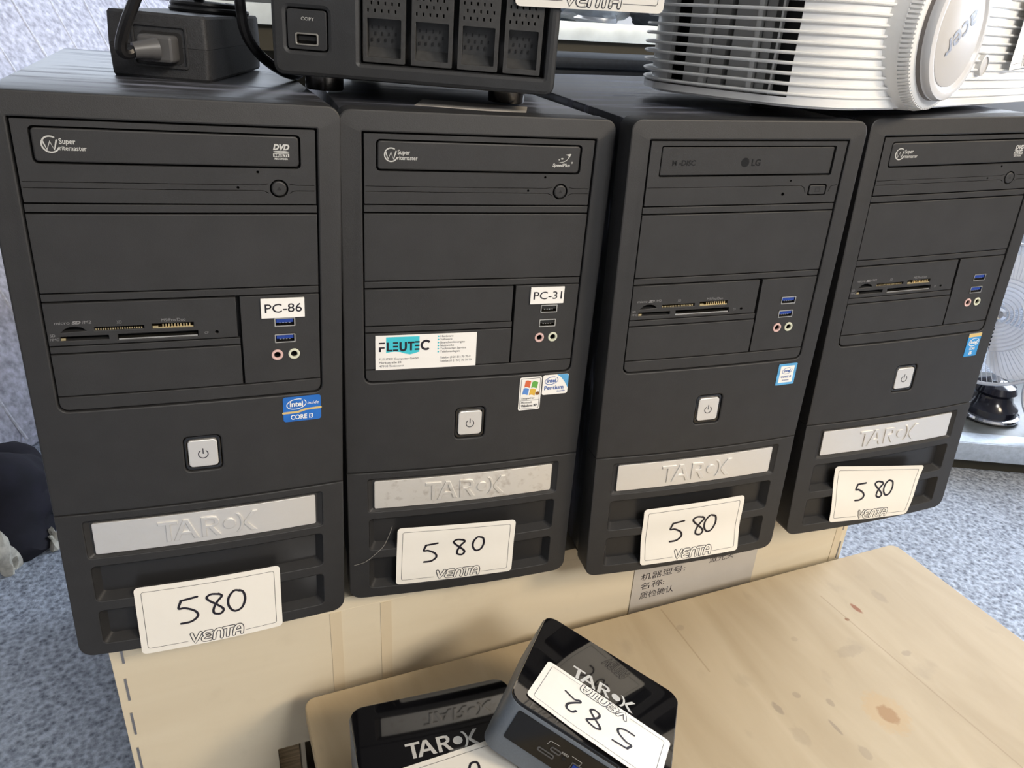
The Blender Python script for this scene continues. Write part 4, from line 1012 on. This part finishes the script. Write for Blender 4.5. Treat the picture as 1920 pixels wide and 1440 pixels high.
# ------------------------------------------------------------------ background: felt panel, shelf, dark box, platform with fan, bundle on the floor
ph = RAD(26)
bdir = Vector((0.454, 0.891, 0)); udir = Vector((-0.891 * sin(ph), 0.454 * sin(ph), cos(ph))); ndir = bdir.cross(udir)
fo = Vector((-682, 1051, FZ + 1)) - bdir * 520
fp = thing('felt_panel', 'large grey felt-covered panel leaning back behind the first tower', 'panel', tuple(fo))
FP = lambda a, b, c: tuple(bdir * a + udir * b + ndir * c)
FL_, FH_ = 2150.0, 1150.0
nx, ny = 60, 34
random.seed(5)
V = []; F = []
for j in range(ny + 1):
    for i in range(nx + 1):
        a, b = FL_ * i / nx, FH_ * j / ny
        edge = 24 - 24 * min(1, min(a, FL_ - a, b, FH_ - b) / 40.0)
        V.append(FP(a, b, 30 - edge + 5 * sin(a / 90 + b / 300) * sin(b / 210)))
for j in range(ny):
    for i in range(nx):
        k = j * (nx + 1) + i; F.append((k, k + 1, k + nx + 2, k + nx + 1))
obj('felt_cover', (V, F), 'felt_grey', fp)
obj('backing_board', xf(bbox(0, FL_, 0, FH_, -22, 4, 3), FP), 'navy_fabric', fp)
for i in range(16):
    a = 60 + i * 132
    obj('seam_ridge', tube([FP(a + 10 * sin(k * .5 + i), 20 + k * (FH_ - 40) / 20, 30 + 5 * sin(a / 90 + (20 + k * (FH_ - 40) / 20) / 300) * sin((20 + k * (FH_ - 40) / 20) / 210)) for k in range(21)], 3.2, 6), 'felt_ridge', fp)

sh = thing('metal_shelf', 'galvanised metal shelf with pale mottled front edge behind the towers', 'shelf', (500, 1000, FZ))
SX0, SX1 = -700, 480
obj('front_edge', move(bbox(SX0, SX1, -2, 4, 831, 863.5, 1.2), 0, 0, 0), 'shelf_steel', sh)
obj('shelf_deck', box(SX0, SX1, 4, 420, 850, 858), 'shelf_steel', sh)
obj('under_rail', box(SX0, SX1, 14, 34, 790, 831), 'dark_wood', sh)
obj('back_sheet', box(SX0, SX1, 412, 420, 0, 850), 'dark_wood', sh)
for a in (SX0 + 20, SX1 - 60):
    for b in (20, 370): obj('post', box(a, a + 40, b, b + 40, 0, 850), 'shelf_steel', sh)
obj('lower_deck', box(SX0 + 10, SX1 - 10, 60, 410, 560, 575), 'dark_wood', sh)
def crumple(name, label, cat, loc, size, mname, seed, group=None, detail=3, amp=.28):
    random.seed(seed)
    bm = bmesh.new(); bmesh.ops.create_icosphere(bm, subdivisions=detail, radius=1.0)
    dirs = [Vector((random.uniform(-1, 1), random.uniform(-1, 1), random.uniform(-1, 1))).normalized() for _ in range(16)]
    for v in bm.verts:
        d = v.co.normalized(); r = 1.0
        for q in dirs: r += amp * .35 * math.cos(6.5 * d.dot(q) + 3 * q.x) * abs(d.dot(q))
        v.co = d * r; v.co.x *= size[0]; v.co.y *= size[1]; v.co.z *= size[2]
        if v.co.z < -size[2] * .82: v.co.z = -size[2] * .82
    g = from_bm(bm)
    o = obj(name, move(g, 0, 0, size[2] * .82), mname); o.location = Vector(loc) * MM
    return tag(o, label, cat, group)
crumple('plastic_bag', 'crumpled grey film bag lying on the shelf beside the projector', 'bag', (480, 1080, FZ + 858), (95, 60, 26), 'foil_wrap', 4)
crumple('plastic_bag', 'crumpled dark film bag at the far end of the shelf behind the projector', 'bag', (660, 1110, FZ + 858), (80, 60, 30), 'navy_fabric', 9)
bx_ = thing('storage_crate', 'low dark storage bin on the shelf behind the storage box', 'bin', (-160, 1090, FZ + 858))
obj('bin_body', bbox(-130, 220, 0, 180, 0, 90, 4), 'platform_dark', bx_); obj('bin_rim', bbox(-136, 226, -6, 186, 82, 96, 3), 'navy_fabric', bx_)

db = thing('storage_case', 'dark navy case standing on the crate behind the towers', 'case', (250, 470, CRATE_TOP), (0, 0, RAD(4)))
obj('case_body', bbox(-190, 210, -40, 90, 0, 372, 6), 'navy_fabric', db)
obj('case_lid', bbox(-193, 213, -43, 93, 372, 386, 5), 'navy_fabric', db)
for a in (-100, 120): obj('clasp', bbox(a, a + 30, -47, -41, 350, 380, 1), 'platform_dark', db)

# platform with fan
PA = RAD(-21)
pf = thing('display_platform', 'low dark platform with wide grey metal edging on the carpet', 'platform', (1281, 596, FZ), (0, 0, PA))
obj('platform_top', bbox(-110, 700, 4, 420, 64, 84, 1), 'platform_dark', pf)
obj('edge_trim', bbox(-110, 700, 0, 46, 84, 88, .8), 'aluminium_trim', pf, 'pale grey metal edging')
obj('edge_face', bbox(-110, 700, -3, 3, 44, 87, .8), 'aluminium_trim', pf)
obj('plinth', box(-90, 670, 40, 400, 0, 64), 'dark_wood', pf)

fan = thing('desk_fan', 'desk fan with clear blades and ringed guard on a black and chrome foot', 'fan', (1445, 700, FZ + 88))
hd = Vector((-70, 0, 250)); ax_ = (Vector((-125, -480, 417)) - Vector((1375, 700, -112))).normalized()
q_ = ax_.to_track_quat('Z', 'Y').to_matrix().to_4x4(); q_.translation = hd
FN = lambda g: mtx(g, q_)
obj('foot', [(lathe([(66, 0), (68, 4), (66, 9), (58, 12)], 40), 'chrome'), (move(lathe([(60, 0), (58, 14), (44, 28), (40, 44), (46, 52), (40, 66), (18, 76)], 36), 0, 0, 11), 'base_black')], None, fan, 'black foot with chrome rim')
obj('neck', tube([(-4, 0, 80), (-12, -2, 96), (-24, -2, 130)], [11, 9, 8], 12), 'clear_rib', fan)
obj('motor_stem', tube([(-24, 4, 126), (-66, 22, 236), tuple(hd)], 9, 12), 'base_black', fan)
obj('hub', FN(lathe([(15, -20), (15, 6), (9, 12), (2, 13)], 24)), 'chrome', fan)
for i in range(3):
    pts = [(14, 0)] + [(150 * (.35 + .65 * sin(pi * min(1, k / 10 * 1.05)) ** .5) * cos(RAD(-10 + 9 * k)), 150 * (.35 + .65 * sin(pi * min(1, k / 10 * 1.05)) ** .5) * sin(RAD(-10 + 9 * k))) for k in range(1, 10)]
    ang = 2 * pi * i / 3 + .6
    lp = [(x * cos(ang) - y * sin(ang), x * sin(ang) + y * cos(ang)) for x, y in pts]
    obj('blade', FN(move(fill([lp], 1.6), 0, 0, -6)), 'clear_plastic', fan, 'clear plastic blade')
def ring(r, w, z): return FN(tube([(r * cos(2 * pi * k / 48), r * sin(2 * pi * k / 48), z) for k in range(49)], w, 6, False))
for i in range(8): obj('guard_ring', ring(20 + 8.5 * i, 1.5, 14), 'clear_rib', fan)
obj('guard_rim', ring(153, 4.0, 0), 'clear_rib', fan)
obj('guard_wires', FN(join(*[tube([(80 * cos(a), 80 * sin(a), 14), (120 * cos(a + .06), 120 * sin(a + .06), 11), (153 * cos(a + .12), 153 * sin(a + .12), 0)], .9, 5) for a in [2 * pi * k / 90 for k in range(90)]])), 'clear_rib', fan, kind='stuff')

bw = thing('clear_bowl', 'round clear plastic bowl with thick rim beside the fan', 'bowl', (1500, 560, FZ + 88))
bq = (Vector((-125, -480, 417)) - Vector((1480, 590, -260))).normalized().to_track_quat('Z', 'Y').to_matrix().to_4x4(); bq.translation = Vector((6, -2, 103))
obj('bowl_shell', mtx(lathe([(30, -34), (70, -26), (96, 0), (101, 4), (99, 7), (93, 3), (68, -22), (28, -30)], 48), bq), 'clear_plastic', bw)
obj('bowl_rim', mtx(tube([(99 * cos(2 * pi * k / 48), 99 * sin(2 * pi * k / 48), 5) for k in range(49)], 3.4, 8, False), bq), 'clear_rib', bw)
obj('bowl_stand', bbox(-30, 42, 6, 50, 0, 30, 3), 'base_black', bw)

st_ = thing('side_table', 'table with pale blue-grey edge behind the fan', 'table', (2000, 1250, FZ))
obj('table_top', bbox(-260, 700, -60, 340, 395, 432, 3), 'aluminium_trim', st_)
for a in (-240, 660):
    for b in (-40, 300): obj('leg', box(a, a + 40, b, b + 40, 0, 396), 'platform_dark', st_)
obj('back_board', box(-240, 680, 320, 334, 60, 396), 'projector_grey', st_)

crumple('cloth_bundle', 'black crumpled cloth bundle lying on the floor below the felt panel', 'bundle', (-645, 865, FZ), (125, 85, 56), 'black_bag', 12, detail=4, amp=.7)
for (x, y, z, sx, sy, sz, sd, lb) in ((-584, 838, FZ + 80, 20, 11, 10, 3, 'small pale crumpled scrap on top of the black bundle'), (-556, 838, FZ + 62, 13, 9, 9, 7, 'pale scrap on the flank of the black bundle beside the tower'),
                                      (-588, 700, FZ, 20, 14, 36, 21, 'knobbly pale scrap standing on the carpet before the black bundle'), (-527, 755, FZ, 11, 10, 16, 31, 'tiny pale scrap on the carpet close to the first tower')):
    crumple('paper_scrap', lb, 'scrap', (x, y, z), (sx, sy, sz), 'pale_scrap', sd, 'pale scraps around the black bundle', 3, .7)
